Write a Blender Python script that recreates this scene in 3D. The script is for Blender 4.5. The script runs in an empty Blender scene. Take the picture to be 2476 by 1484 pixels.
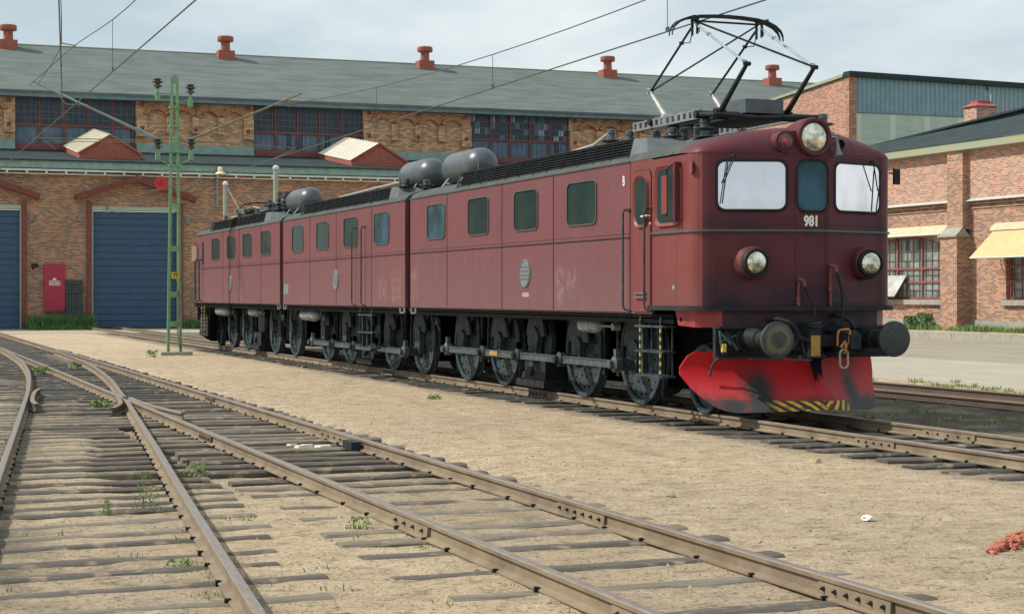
import bpy, bmesh, math, random
from mathutils import Vector, Matrix
R = math.radians
scene = bpy.context.scene
col = scene.collection

# ------------------------------------------------------------------ camera, sky, sun, exposure
CAMH = 1.85
TH = math.atan(1587.5 / 4203.0)            # angle between the track direction (-X) and the optical axis
cd = bpy.data.cameras.new("camera")
cam = bpy.data.objects.new("camera", cd); col.objects.link(cam)
cd.sensor_width = 36.0
cd.lens = 4203.0 / 2475.0 * 36.0
cd.shift_y = -30.2 / 2475.0
cd.clip_start = 0.1; cd.clip_end = 3000
fwd = Vector((-math.cos(TH), math.sin(TH), 0)); up = Vector((0, 0, 1)); right = fwd.cross(up)
cam.matrix_world = Matrix(((right.x, up.x, -fwd.x, 0), (right.y, up.y, -fwd.y, 0), (right.z, up.z, -fwd.z, CAMH), (0, 0, 0, 1)))
scene.camera = cam

SUN = Vector((-0.42, -0.78, 0.88)).normalized()     # towards the sun
w = bpy.data.worlds.new("World"); scene.world = w; w.use_nodes = True
nt = w.node_tree; N = nt.nodes; L = nt.links; N.clear()
out = N.new("ShaderNodeOutputWorld"); bg = N.new("ShaderNodeBackground"); bg.inputs[1].default_value = 1.0
sky = N.new("ShaderNodeTexSky"); sky.sky_type = 'NISHITA'; sky.sun_disc = False
sky.sun_elevation = math.asin(SUN.z); sky.sun_rotation = math.atan2(SUN.x, SUN.y)
bg1 = N.new("ShaderNodeBackground"); bg1.inputs[1].default_value = 0.10
L.new(sky.outputs[0], bg1.inputs[0])
tc = N.new("ShaderNodeTexCoord"); mp = N.new("ShaderNodeMapping"); mp.inputs['Scale'].default_value = (1.6, 1.6, 5.0)
nz = N.new("ShaderNodeTexNoise"); nz.inputs['Scale'].default_value = 2.3; nz.inputs['Detail'].default_value = 6; nz.inputs['Roughness'].default_value = 0.55
cr = N.new("ShaderNodeValToRGB")
cr.color_ramp.elements[0].position = 0.36; cr.color_ramp.elements[0].color = (0.52, 0.63, 0.69, 1)
cr.color_ramp.elements[1].position = 0.62; cr.color_ramp.elements[1].color = (0.88, 0.93, 0.93, 1)
bg2 = N.new("ShaderNodeBackground"); bg2.inputs[1].default_value = 0.98
L.new(tc.outputs['Generated'], mp.inputs[0]); L.new(mp.outputs[0], nz.inputs[0]); L.new(nz.outputs[0], cr.inputs[0]); L.new(cr.outputs[0], bg2.inputs[0])
mx = N.new("ShaderNodeMixShader"); mx.inputs[0].default_value = 0.88
L.new(bg1.outputs[0], mx.inputs[1]); L.new(bg2.outputs[0], mx.inputs[2]); L.new(mx.outputs[0], out.inputs[0])
N.remove(bg)

sd = bpy.data.lights.new("sun", 'SUN'); sd.energy = 4.3; sd.angle = R(1.5); sd.color = (1.0, 0.95, 0.86)
sun = bpy.data.objects.new("sun", sd); col.objects.link(sun)
sun.rotation_euler = (-SUN).to_track_quat('-Z', 'Y').to_euler(); sun.location = (-20, -20, 40)

scene.view_settings.view_transform = 'Standard'; scene.view_settings.look = 'None'
scene.view_settings.exposure = 0.12; scene.view_settings.gamma = 1.0

rnd = random.Random(7)

# ------------------------------------------------------------------ helpers
def lin(r, g, b, k=1.0):
    f = lambda v: ((v / 255 + .055) / 1.055) ** 2.4 if v / 255 > .04045 else v / 255 / 12.92
    return (min(f(r) * k, 1), min(f(g) * k, 1), min(f(b) * k, 1))

class MB:
    """collects shapes, then links them as ONE mesh object"""
    def __init__(s): s.v = []; s.f = []; s.m = []
    def add(s, vs, fs, mi=0):
        n = len(s.v); s.v += [tuple(v) for v in vs]
        for f in fs: s.f.append([i + n for i in f]); s.m.append(mi)
        return s
    def box(s, x0, x1, y0, y1, z0, z1, mi=0):
        if x0 > x1: x0, x1 = x1, x0
        if y0 > y1: y0, y1 = y1, y0
        if z0 > z1: z0, z1 = z1, z0
        return s.add([(x0, y0, z0), (x1, y0, z0), (x1, y1, z0), (x0, y1, z0), (x0, y0, z1), (x1, y0, z1), (x1, y1, z1), (x0, y1, z1)],
              [(0, 3, 2, 1), (4, 5, 6, 7), (0, 1, 5, 4), (1, 2, 6, 5), (2, 3, 7, 6), (3, 0, 4, 7)], mi)
    def hexa(s, p, mi=0):
        return s.add(p, [(0, 3, 2, 1), (4, 5, 6, 7), (0, 1, 5, 4), (1, 2, 6, 5), (2, 3, 7, 6), (3, 0, 4, 7)], mi)
    def bar(s, p, q, a, b, mi=0, upv=(0, 0, 1)):
        p = Vector(p); q = Vector(q); d = (q - p).normalized(); u = Vector(upv)
        if abs(d.dot(u)) > .98: u = Vector((1, 0, 0))
        sx = d.cross(u).normalized() * a / 2; sz = sx.cross(d).normalized() * b / 2
        return s.hexa([p - sx - sz, p + sx - sz, q + sx - sz, q - sx - sz, p - sx + sz, p + sx + sz, q + sx + sz, q - sx + sz], mi)
    def tube(s, pts, r, n=8, mi=0, closed=False):
        pts = [Vector(p) for p in pts]; k = len(pts); vs = []; fs = []; pu = None
        rr = r if isinstance(r, (list, tuple)) else [r] * k
        for i, p in enumerate(pts):
            if closed: d = pts[(i + 1) % k] - pts[i - 1]
            else: d = pts[min(i + 1, k - 1)] - pts[max(i - 1, 0)]
            d = d.normalized()
            if pu is None: pu = Vector((0, 0, 1)) if abs(d.z) < .9 else Vector((1, 0, 0))
            a = d.cross(pu).normalized(); b = a.cross(d).normalized(); pu = b
            for j in range(n):
                t = 2 * math.pi * j / n; vs.append(p + a * math.cos(t) * rr[i] + b * math.sin(t) * rr[i])
        for i in range(k if closed else k - 1):
            i2 = (i + 1) % k
            for j in range(n): fs.append((i * n + j, i * n + (j + 1) % n, i2 * n + (j + 1) % n, i2 * n + j))
        if not closed: fs.append(tuple(range(n))[::-1]); fs.append(tuple((k - 1) * n + j for j in range(n)))
        return s.add(vs, fs, mi)
    def lathe(s, o, axis, prof, n=20, mi=0, cap=True):
        """prof: (distance along axis, radius)"""
        o = Vector(o); d = Vector(axis).normalized()
        u = Vector((0, 0, 1)) if abs(d.z) < .9 else Vector((1, 0, 0))
        a = d.cross(u).normalized(); b = a.cross(d).normalized(); vs = []; fs = []; k = len(prof)
        for (t, r) in prof:
            for j in range(n):
                g = 2 * math.pi * j / n; vs.append(o + d * t + a * r * math.cos(g) + b * r * math.sin(g))
        for i in range(k - 1):
            for j in range(n): fs.append((i * n + j, (i + 1) * n + j, (i + 1) * n + (j + 1) % n, i * n + (j + 1) % n))
        if cap: fs.append(tuple(range(n))); fs.append(tuple((k - 1) * n + j for j in range(n))[::-1])
        return s.add(vs, fs, mi)
    def prism(s, poly, ext, mi=0):
        """poly: 3-D points of a planar outline, ext: extrusion vector"""
        n = len(poly); e = Vector(ext); vs = [Vector(p) for p in poly] + [Vector(p) + e for p in poly]
        return s.add(vs, [tuple(range(n))[::-1], tuple(range(n, 2 * n))] + [(i, (i + 1) % n, n + (i + 1) % n, n + i) for i in range(n)], mi)
    def sheet(s, rows, mi=0):
        n = len(rows[0]); vs = [p for r in rows for p in r]
        return s.add(vs, [(i * n + j, i * n + j + 1, (i + 1) * n + j + 1, (i + 1) * n + j) for i in range(len(rows) - 1) for j in range(n - 1)], mi)
    def build(s, name, mats, parent=None, origin=None, sharp=32, fix=True):
        me = bpy.data.meshes.new(name)
        if origin is None:
            xs = [v[0] for v in s.v]; ys = [v[1] for v in s.v]; zs = [v[2] for v in s.v]
            origin = ((min(xs) + max(xs)) / 2, (min(ys) + max(ys)) / 2, min(zs))
        o = Vector(origin)
        me.from_pydata([(v[0] - o.x, v[1] - o.y, v[2] - o.z) for v in s.v], [], s.f)
        mats = mats if isinstance(mats, (list, tuple)) else [mats]
        for m in mats: me.materials.append(m)
        if len(mats) > 1: me.polygons.foreach_set('material_index', s.m)
        if fix:
            bm = bmesh.new(); bm.from_mesh(me); bmesh.ops.recalc_face_normals(bm, faces=bm.faces); bm.to_mesh(me); bm.free()
        if sharp:
            me.polygons.foreach_set('use_smooth', [True] * len(me.polygons)); me.set_sharp_from_angle(angle=R(sharp))
        ob = bpy.data.objects.new(name, me); return put(ob, parent, o)

WL = {}
def put(ob, parent, o):
    col.objects.link(ob); o = Vector(o); WL[ob] = o
    if parent is not None: ob.parent = parent; ob.location = o - WL[parent]
    else: ob.location = o
    return ob
def tag(o, label=None, cat=None, group=None, kind=None):
    if label: o["label"] = label
    if cat: o["category"] = cat
    if group: o["group"] = group
    if kind: o["kind"] = kind
    return o
def thing(name, loc, label, cat, group=None):
    e = bpy.data.objects.new(name, None); e.empty_display_size = .3
    put(e, None, loc); return tag(e, label, cat, group)
def part_label(o, label): o["label"] = label; return o
def copy_tree(o, loc, parent=None):
    c = o.copy(); col.objects.link(c)
    if parent is not None: c.parent = parent
    c.location = loc
    WL[c] = Vector(loc) + (WL[parent] if parent is not None else Vector((0, 0, 0)))
    for ch in list(o.children): copy_tree(ch, ch.location.copy(), c)
    return c
def text_mesh(txt, size, depth, bold=0.0, xs=1.0):
    cu = bpy.data.curves.new("lettering", 'FONT'); cu.body = txt; cu.size = size; cu.extrude = depth; cu.offset = bold
    cu.align_x = 'CENTER'; cu.align_y = 'CENTER'
    ob = bpy.data.objects.new("lettering", cu); col.objects.link(ob)
    dg = bpy.context.evaluated_depsgraph_get(); me = ob.evaluated_get(dg).to_mesh()
    vs = [(v.co.x * xs, v.co.y, v.co.z) for v in me.vertices]; fs = [tuple(p.vertices) for p in me.polygons]
    bpy.data.objects.remove(ob); bpy.data.curves.remove(cu)
    return vs, fs
def rrect(cx, cy, w_, h_, r, n=5):
    pts = []
    for (sx, sy, a0) in ((1, 1, 0), (-1, 1, 90), (-1, -1, 180), (1, -1, 270)):
        for i in range(n + 1):
            a = R(a0 + 90 * i / n)
            pts.append((cx + sx * (w_ / 2 - r) + r * math.cos(a), cy + sy * (h_ / 2 - r) + r * math.sin(a)))
    return pts

# ------------------------------------------------------------------ materials
class MT:
    def __init__(s, name):
        s.m = bpy.data.materials.new(name); s.m.use_nodes = True; s.t = s.m.node_tree; s.n = s.t.nodes
        s.b = s.n["Principled BSDF"]; s.geo = s.n.new("ShaderNodeNewGeometry").outputs['Position']
    def new(s, k): return s.n.new(k)
    def link(s, a, b): s.t.links.new(a, b)
    def noise(s, scale, detail=4, rough=.55, stretch=None, off=(0, 0, 0)):
        v = s.geo
        mpn = s.new("ShaderNodeMapping"); mpn.inputs['Scale'].default_value = stretch or (1, 1, 1); mpn.inputs['Location'].default_value = off
        s.link(v, mpn.inputs[0]); v = mpn.outputs[0]
        nn = s.new("ShaderNodeTexNoise"); nn.inputs['Scale'].default_value = scale; nn.inputs['Detail'].default_value = detail; nn.inputs['Roughness'].default_value = rough
        s.link(v, nn.inputs[0]); return nn.outputs[0]
    def ramp(s, fac, stops):
        r = s.new("ShaderNodeValToRGB"); e = r.color_ramp.elements
        while len(e) < len(stops): e.new(.5)
        for i, (p, c) in enumerate(stops): e[i].position = p; e[i].color = tuple(c) + ((1,) if len(c) == 3 else ())
        s.link(fac, r.inputs[0]); return r.outputs[0]
    def step(s, fac, a, b): return s.ramp(fac, [(a, (0, 0, 0)), (b, (1, 1, 1))])
    def rng(s, fac, a, b, c=0., d=1.):
        r = s.new("ShaderNodeMapRange"); s.link(fac, r.inputs[0])
        for i, v in enumerate((a, b, c, d)): r.inputs[1 + i].default_value = v
        return r.outputs[0]
    def mix(s, fac, a, b, mode='MIX'):
        x = s.new("ShaderNodeMix"); x.data_type = 'RGBA'; x.blend_type = mode
        for i, v in ((0, fac), (6, a), (7, b)):
            if isinstance(v, (int, float)): x.inputs[i].default_value = v
            elif isinstance(v, tuple): x.inputs[i].default_value = tuple(v) + ((1,) if len(v) == 3 else ())
            else: s.link(v, x.inputs[i])
        return x.outputs[2]
    def math(s, op, a, b=0.):
        x = s.new("ShaderNodeMath"); x.operation = op
        for i, v in ((0, a), (1, b)):
            if isinstance(v, (int, float)): x.inputs[i].default_value = v
            else: s.link(v, x.inputs[i])
        return x.outputs[0]
    def sep(s):
        x = s.new("ShaderNodeSeparateXYZ"); s.link(s.geo, x.inputs[0]); return x.outputs
    def bump(s, h, strength=.3, dist=.02):
        x = s.new("ShaderNodeBump"); x.inputs['Strength'].default_value = strength; x.inputs['Distance'].default_value = dist
        s.link(h, x.inputs['Height']); s.link(x.outputs[0], s.b.inputs['Normal'])
    def done(s, c, rough=.6, metal=0., spec=.5):
        if isinstance(c, tuple): s.b.inputs['Base Color'].default_value = tuple(c) + (1,)
        else: s.link(c, s.b.inputs['Base Color'])
        if isinstance(rough, (int, float)): s.b.inputs['Roughness'].default_value = rough
        else: s.link(rough, s.b.inputs['Roughness'])
        s.b.inputs['Metallic'].default_value = metal; s.b.inputs['Specular IOR Level'].default_value = spec
        return s.m
def mul(c, k): return tuple(min(1, v * k) for v in c)
def mk(name, c, c2=None, scale=5., rough=.6, metal=0., lo=.35, hi=.65, bump=0., bscale=30., spec=.5, stretch=None):
    t = MT(name); c2 = c2 or mul(c, .7)
    cc = t.ramp(t.noise(scale, 5, .6, stretch), [(lo, c), (hi, c2)])
    if bump: t.bump(t.noise(bscale, 4), bump, .02)
    return t.done(cc, rough, metal, spec)

def brick(name, c1, c2, mortar, axis='Y', bw=.27, rh=.088, ms=.012, dirt=(.10, .075, .06), dl=.35):
    t = MT(name); x, y, z = t.sep(); cb = t.new("ShaderNodeCombineXYZ")
    u_ = t.math('ADD', x, y); t.link(u_, cb.inputs[0]); t.link(z, cb.inputs[1])
    b = t.new("ShaderNodeTexBrick"); b.inputs['Scale'].default_value = 1; b.inputs['Brick Width'].default_value = bw; b.inputs['Row Height'].default_value = rh
    b.inputs['Mortar Size'].default_value = ms; b.inputs['Mortar Smooth'].default_value = .1; b.inputs['Bias'].default_value = 0.
    b.inputs['Color1'].default_value = c1 + (1,); b.inputs['Color2'].default_value = c2 + (1,); b.inputs['Mortar'].default_value = mortar + (1,)
    t.link(cb.outputs[0], b.inputs[0])
    row = t.math('FLOOR', t.math('DIVIDE', z, rh)); sh = t.math('MULTIPLY', t.math('SUBTRACT', 1., t.math('MODULO', row, 2.)), bw * .5)
    cl = t.math('FLOOR', t.math('DIVIDE', t.math('ADD', t.math('ADD', u_, 500 * bw), sh), bw))
    cw = t.new("ShaderNodeCombineXYZ"); t.link(cl, cw.inputs[0]); t.link(row, cw.inputs[1])
    wn = t.new("ShaderNodeTexWhiteNoise"); wn.noise_dimensions = '2D'; t.link(cw.outputs[0], wn.inputs[0])
    tint = t.ramp(wn.outputs[0], [(0., dirt), (.16, mul(c2, .75)), (.4, c2), (.62, c1), (.84, mul(c1, 1.25)), (1., tuple(min(1, v) for v in (c1[0] * 1.5, c1[1] * 1.15, c1[2] * .85)))])
    c = t.mix(b.outputs[1], tint, mortar)
    c = t.mix(t.rng(t.noise(.55, 5, .6), .4, .7, 0, dl), c, dirt)
    t.bump(b.outputs[1], -.4, .01)
    return t.done(c, .85)

def red_paint(name, base, dusty, dark, dust_top=3.0, grime=0., scuff=False):
    t = MT(name); x, y, z = t.sep()
    n1 = t.noise(1.1, 6, .62, (1, 1, .55)); n2 = t.noise(9, 4, .6, (1, 1, .15)); n3 = t.noise(40, 3)
    c = t.ramp(n1, [(.32, base), (.68, mul(base, .80))])
    c = t.mix(t.rng(n2, .45, .75, 0, .35), c, dusty)
    dz = t.math('MULTIPLY', t.rng(z, dust_top, 1.5, 0., 1.), t.rng(n1, .3, .65, .25, 1.))
    c = t.mix(t.math('MULTIPLY', dz, .75), c, dusty)
    c = t.mix(t.math('MULTIPLY', t.rng(n3, .55, .7, 0, .25), 1.), c, dark)
    if scuff:
        for (xc, wd, za, zb2) in ((-26.08, .22, 1.66, 2.30), (-25.6, .25, 1.85, 2.25), (-35.2, .45, 1.7, 2.3), (-36.2, .4, 1.75, 2.2), (-33.9, .25, 1.7, 2.4)):
            kx = t.rng(t.math('ABSOLUTE', t.math('SUBTRACT', x, xc)), wd * .6, wd, 1, 0)
            kz = t.math('MULTIPLY', t.rng(z, za - .1, za + .1, 0, 1), t.rng(z, zb2 + .1, zb2 - .1, 0, 1))
            c = t.mix(t.math('MULTIPLY', t.math('MULTIPLY', kx, kz), t.rng(t.noise(6, 4, .65), .42, .66, 0, .40)), c, (.38, .22, .215))
        c = t.mix(t.rng(t.noise(55, 3, .7), .64, .72, 0, .5), c, (.10, .045, .03))
        c = t.mix(t.math('MULTIPLY', t.rng(t.noise(14, 4, .6, (1, 1, .05)), .54, .66, 0, .40), t.rng(z, 3.0, 1.7, .2, 1.)), c, (.12, .075, .075))
    if grime:
        g = t.noise(1.7, 5, .6, (1, 1, 1.3), (3, 1, 2))
        low = t.rng(z, 2.45, 1.75, 0., .9)
        band = t.math('MULTIPLY', t.rng(z, 3.0, 2.85, 0, 1), t.rng(z, 2.45, 2.75, 0., .7))
        k = t.math('MULTIPLY', t.math('MAXIMUM', t.math('MAXIMUM', low, band), .18), t.rng(g, .3, .62, .1, 1.))
        c = t.mix(t.math('MULTIPLY', k, grime), c, dark)
    t.bump(t.noise(2.2, 2), .08, .05)
    return t.done(c, t.rng(n2, .3, .7, .38, .6), 0., .22 if grime else .38)

M = {}
M['loco_side'] = red_paint('faded_red_paint', (.165, .046, .052), (.155, .088, .095), (.06, .035, .04), scuff=True)
M['loco_cab'] = red_paint('red_cab_paint', (.185, .036, .032), (.16, .066, .07), (.055, .022, .028), 2.2)
M['loco_front'] = red_paint('sooty_red_paint', (.125, .028, .037), (.10, .042, .055), (.012, .017, .028), 1.6, 1.0)
M['lamp_paint'] = mk('sooty_lamp_housing', (.17, .040, .040), (.06, .03, .034), 6, .5, spec=.3)
M['seam'] = mk('dark_seam', (.035, .02, .022), (.028, .018, .02), spec=.1)  # plain dark tone of the panel joints and door seal
M['roof_grey'] = mk('loco_roof_grey', (.075, .09, .085), (.052, .062, .058), 3, .75, spec=.2)
M['louvre'] = mk('louvre_slats', (.028, .034, .037), (.014, .018, .02), 6, .7, spec=.12)
M['black'] = mk('grimy_black_iron', (.012, .0145, .016), (.026, .031, .034), 7, .6, 0., bump=.2, spec=.22)
M['deep'] = mk('underframe_black', (.006, .0065, .007), (.01, .011, .011), 6, .9, spec=.05)
M['iron'] = mk('greasy_wheel_grey', (.060, .085, .095), (.024, .036, .043), 7, .55, 0., bump=.4, spec=.2)
M['iron2'] = mk('worn_rod_steel', (.090, .118, .124), (.04, .053, .057), 9, .5, 0., spec=.35)
M['tank'] = mk('blue_grey_tank_paint', (.075, .092, .105), (.055, .066, .075), 5, .38)
M['grey_pale'] = mk('pale_grey_paint', (.19, .215, .22), (.13, .15, .155), 5, .55)
M['grey_dark'] = mk('dusty_grey_cylinder', (.24, .27, .265), (.14, .165, .165), 7, .5)
M['ochre_tube'] = mk('yellowed_steel_tube', (.22, .21, .10), (.14, .14, .08), 5, .5)
M['concrete_post'] = mk('pale_concrete_post', (.34, .37, .31), (.26, .29, .25), 6, .8)
M['grey_mid'] = mk('mid_grey_sheet', (.115, .135, .14), (.08, .095, .10), 4, .6, spec=.25)
M['alu'] = mk('bright_tube', (.40, .40, .36), (.28, .28, .26), 9, .55, .1)
M['insul'] = mk('brown_glaze_insulator', (.035, .038, .042), (.075, .08, .086), 14, .2, 0., spec=.6)
M['chrome'] = mk('window_rim_grey', (.10, .085, .088), (.06, .055, .06), 12, .5, .1)
M['rubber'] = mk('black_rubber', (.011, .013, .015), (.02, .022, .024), 12, .6, spec=.25)
M['white'] = mk('white_lettering', (.80, .78, .70), (.72, .70, .62), 20, .5)
M['yellow'] = mk('yellow_paint', (.72, .52, .05), (.55, .38, .05), 30, .5)
M['ochre'] = mk('worn_ochre_paint', (.45, .25, .05), (.30, .17, .05), 12, .6)
M['orange'] = mk('rusty_orange', (.50, .20, .05), (.30, .12, .05), 22, .7)
M['green_dot'] = mk('green_decal', (.16, .42, .10), (.12, .36, .08), 20, .5)
M['redlens'] = mk('red_lamp_glass', (.55, .02, .04), (.30, .02, .04), 9, .08, spec=.8)
M['plate'] = mk('cast_iron_plate', (.13, .165, .17), (.22, .25, .25), 45, .5, .2, bump=.9, bscale=28)
def glass(name, c, rough=.05, metal=0., spec=.9, c2=None):
    t = MT(name); t.bump(t.noise(2.5, 2), .03, .05)
    cc = t.ramp(t.noise(1.6, 3), [(.35, c), (.65, c2 or mul(c, .6))])
    return t.done(cc, rough, metal, spec)
M['glass_dark'] = glass('dark_window_glass', (.018, .034, .036), .12, 0, .02, (.03, .048, .04))
M['glass_mirror'] = glass('metal_coated_windscreen', (.84, .80, .84), .05, 1., .5, (.76, .73, .77))
M['glass_mid'] = glass('reflection_blue_glass', (.05, .12, .17), .08, 0, .12, (.02, .05, .06))  # ordinary dark glass, bluish reflection put into the pane colour
def screen_glass():
    t = MT('metal_coated_windscreen'); x, y, z = t.sep(); n = t.noise(3.5, 5, .65, (1, 1, .5)); n2 = t.noise(30, 3)
    c = t.ramp(n, [(.3, (.86, .82, .87)), (.55, (.78, .75, .79)), (.75, (.68, .66, .68))])
    c = t.mix(t.math('MULTIPLY', t.rng(z, 3.2, 3.0, 0, .45), t.rng(n2, .3, .7, .3, 1)), c, (.45, .42, .42))
    t.bump(t.noise(1.8, 2), .04, .05)
    return t.done(c, t.rng(n, .35, .7, .03, .16), 1., .5)
M['glass_mirror'] = screen_glass()
t_ = MT('headlight_reflector'); M['lens'] = t_.done(t_.ramp(t_.noise(9, 2), [(.4, (.80, .80, .66)), (.62, (.38, .40, .33))]), .12, .9)
def plow_mat():
    t = MT('plough_red_paint'); x, y, z = t.sep()
    n = t.noise(3.2, 5, .6); n2 = t.noise(11, 4)
    c = t.ramp(n, [(.3, (.46, .014, .020)), (.7, (.36, .012, .018))])
    c = t.mix(t.math('MULTIPLY', t.rng(z, .75, .45, 0, .30), t.rng(n2, .3, .6, .3, 1)), c, (.34, .13, .14))
    dirt = t.math('MULTIPLY', t.rng(z, .52, .30, 0., 1.), t.rng(n, .35, .55, .2, 1.))
    # two soot plumes rubbed onto the blade
    for (yc, wd, zt) in ((11.52, .20, .95), (12.98, .22, .95)):
        d = t.math('ABSOLUTE', t.math('SUBTRACT', y, yc)); k = t.math('MULTIPLY', t.rng(d, .06, wd + .06, 1., 0.), t.rng(z, zt, .62, .05, .95))
        dirt = t.math('MAXIMUM', dirt, t.math('MULTIPLY', k, t.rng(n2, .25, .6, .5, 1.)))
    c = t.mix(t.math('MINIMUM', t.math('MULTIPLY', dirt, 1.35), 1.), c, (.030, .036, .036))
    # yellow warning stripes along the toe
    st = t.math('SINE', t.math('MULTIPLY', t.math('ADD', t.math('MULTIPLY', t.math('ABSOLUTE', t.math('SUBTRACT', y, 12.23)), 1.), t.math('MULTIPLY', z, -1.3)), 42.))
    k = t.math('MULTIPLY', t.math('MULTIPLY', t.rng(st, -.1, .1, 0, 1), t.rng(z, .42, .405, 0, 1)), t.math('MULTIPLY', t.rng(n2, .34, .46, .15, 1), t.rng(t.math('ABSOLUTE', t.math('SUBTRACT', y, 12.15)), .62, .46, .0, 1)))
    c = t.mix(t.rng(z, .42, .405, 0, .75), c, (.04, .045, .05))
    c = t.mix(k, c, (.62, .40, .05))
    return t.done(c, .55, 0., .14)
M['plow'] = plow_mat()
M['apron'] = mk('bright_red_skirt', (.33, .036, .034), (.20, .022, .026), 4, .55)

# buildings
M['brick_low'] = brick('brown_red_shed_brick', (.40, .155, .080), (.20, .075, .045), (.40, .32, .22), ms=.018)
M['brick_yel'] = brick('yellow_clerestory_brick', (.60, .375, .205), (.48, .275, .14), (.34, .25, .165), dl=.10, ms=.02, bw=.31, rh=.112, dirt=(.30, .18, .10))
M['brick_arch'] = brick('red_voussoir_brick', (.42, .20, .11), (.56, .33, .18), (.13, .10, .08), bw=.09, rh=.3)
M['brick_pink'] = brick('pink_workshop_brick', (.44, .215, .150), (.35, .145, .10), (.48, .38, .30), 'X', ms=.018, dl=.15, dirt=(.2, .11, .08))
M['brick_mix'] = brick('tan_and_red_workshop_brick', (.39, .19, .115), (.25, .105, .07), (.40, .31, .24), 'X', ms=.016, dl=.25, dirt=(.14, .09, .065))
M['brick_back'] = brick('orange_hall_brick', (.42, .215, .15), (.37, .175, .12), (.36, .27, .21), 'X', dl=.12, dirt=(.25, .14, .1))
M['brick_back_shade'] = brick('shaded_hall_brick', (.40, .19, .12), (.34, .15, .1), (.32, .23, .18), 'Y', dl=.12, dirt=(.22, .12, .09))  # hall brick again, with the shade of the end face put into its colour
M['roof_low'] = mk('tarred_roof', (.028, .042, .046), (.045, .060, .062), 1.2, .85, spec=.08)
M['roof_up'] = mk('grey_felt_roof', (.150, .175, .168), (.105, .125, .12), 1.3, .9, spec=.1, bump=.15, bscale=3, stretch=(1, .35, 1))
M['fascia_green'] = mk('weathered_green_fascia', (.26, .40, .35), (.18, .29, .26), 2.5, .6)
M['fascia_blue'] = mk('blue_grey_eaves', (.14, .23, .26), (.10, .17, .19), 2, .6)
M['gutter'] = mk('pale_gutter', (.62, .68, .64), (.50, .56, .53), 4, .5)
M['door_blue'] = mk('blue_roller_door', (.030, .085, .16), (.024, .068, .13), 3, .5)
M['brown_red'] = mk('brown_red_woodwork', (.20, .055, .045), (.14, .04, .035), 4, .6)
M['rust_red'] = mk('red_oxide_metal', (.36, .10, .065), (.26, .075, .05), 4, .65)
M['pale_green'] = mk('pale_green_trim', (.30, .46, .38), (.40, .40, .26), 3, .6)
M['white_sheet'] = mk('white_skylight_sheet', (.80, .74, .62), (.70, .64, .52), 1.2, .6)
M['pane_navy'] = glass('navy_shed_pane', (.030, .055, .085), .25, 0, .3)
M['pane_blue'] = glass('blue_shed_pane', (.12, .19, .26), .3, 0, .3, (.07, .12, .18))
M['frame_red'] = mk('faded_red_window_frame', (.27, .085, .08), (.20, .065, .06), 6, .6)
M['vous_a'] = mk('red_voussoir', (.36, .15, .08), (.26, .10, .06), 4, .85)
M['vous_b'] = mk('tan_voussoir', (.56, .32, .17), (.44, .23, .12), 4, .85)
M['bar_grey'] = mk('grey_glazing_bar', (.17, .20, .22), (.12, .12, .13), 5, .6)
M['cap_red'] = mk('weathered_red_sheet', (.40, .085, .075), (.30, .07, .06), 3, .6)
M['pane_grey'] = glass('milky_pane', (.30, .38, .42), .3, 0, .5)
M['pane_green'] = glass('green_grey_pane', (.27, .34, .315), .3, 0, .4)
M['pane_pale'] = glass('pale_tilted_pane', (.50, .50, .46), .3, 0, .4)
M['pane_green2'] = glass('dull_green_pane', (.15, .20, .19), .3, 0, .4)
M['cabinet'] = mk('crimson_cabinet_paint', (.40, .022, .05), (.33, .02, .045), 3, .5)
M['wood_dark'] = mk('dark_weathered_boards', (.055, .075, .07), (.035, .045, .045), 5, .8)
M['concrete'] = mk('grey_concrete', (.36, .34, .29), (.26, .25, .22), 4, .9, bump=.3)
M['awning'] = mk('tan_awning_canvas', (.66, .46, .23), (.58, .40, .20), 2, .8)
M['awning_pale'] = mk('faded_awning_box', (.62, .50, .34), (.52, .42, .28), 3, .8)
M['clad'] = mk('blue_corrugated_sheet', (.20, .335, .385), (.16, .28, .33), 1.5, .5)
M['hall_glass'] = None
M['trim_dark'] = mk('dark_roof_trim', (.025, .04, .045), (.038, .052, .055), 4, .7, spec=.1)
M['eave_mottled'] = mk('mossy_eaves', (.26, .32, .26), (.34, .32, .16), 2.2, .75)
M['zinc'] = mk('zinc_flashing', (.50, .54, .52), (.40, .43, .42), 4, .5)
M['mast'] = mk('green_mast_paint', (.17, .35, .17), (.13, .28, .14), 5, .5)
M['wire'] = mk('copper_wire_dark', (.06, .075, .07), (.05, .06, .06), 5, .5, .3)
M['galv'] = mk('galvanised_tube', (.30, .37, .38), (.22, .28, .29), 5, .45, .5)
M['signred'] = mk('red_sign', (.58, .025, .03), (.5, .02, .03), 6, .5)
t = MT('milky_wired_glass')
x, y, z = t.sep()
gl = t.rng(t.math('SINE', t.math('MULTIPLY', z, 11.)), .6, .95, 0, .35)
gv = t.rng(t.math('SINE', t.math('MULTIPLY', y, 2.6)), .8, .95, 0, .55)
M['hall_glass'] = t.done(t.mix(gv, t.mix(gl, t.ramp(t.noise(1.1, 4), [(.3, (.40, .50, .42)), (.7, (.30, .41, .37))]), (.46, .50, .40)), (.60, .66, .56)), .35)

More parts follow.
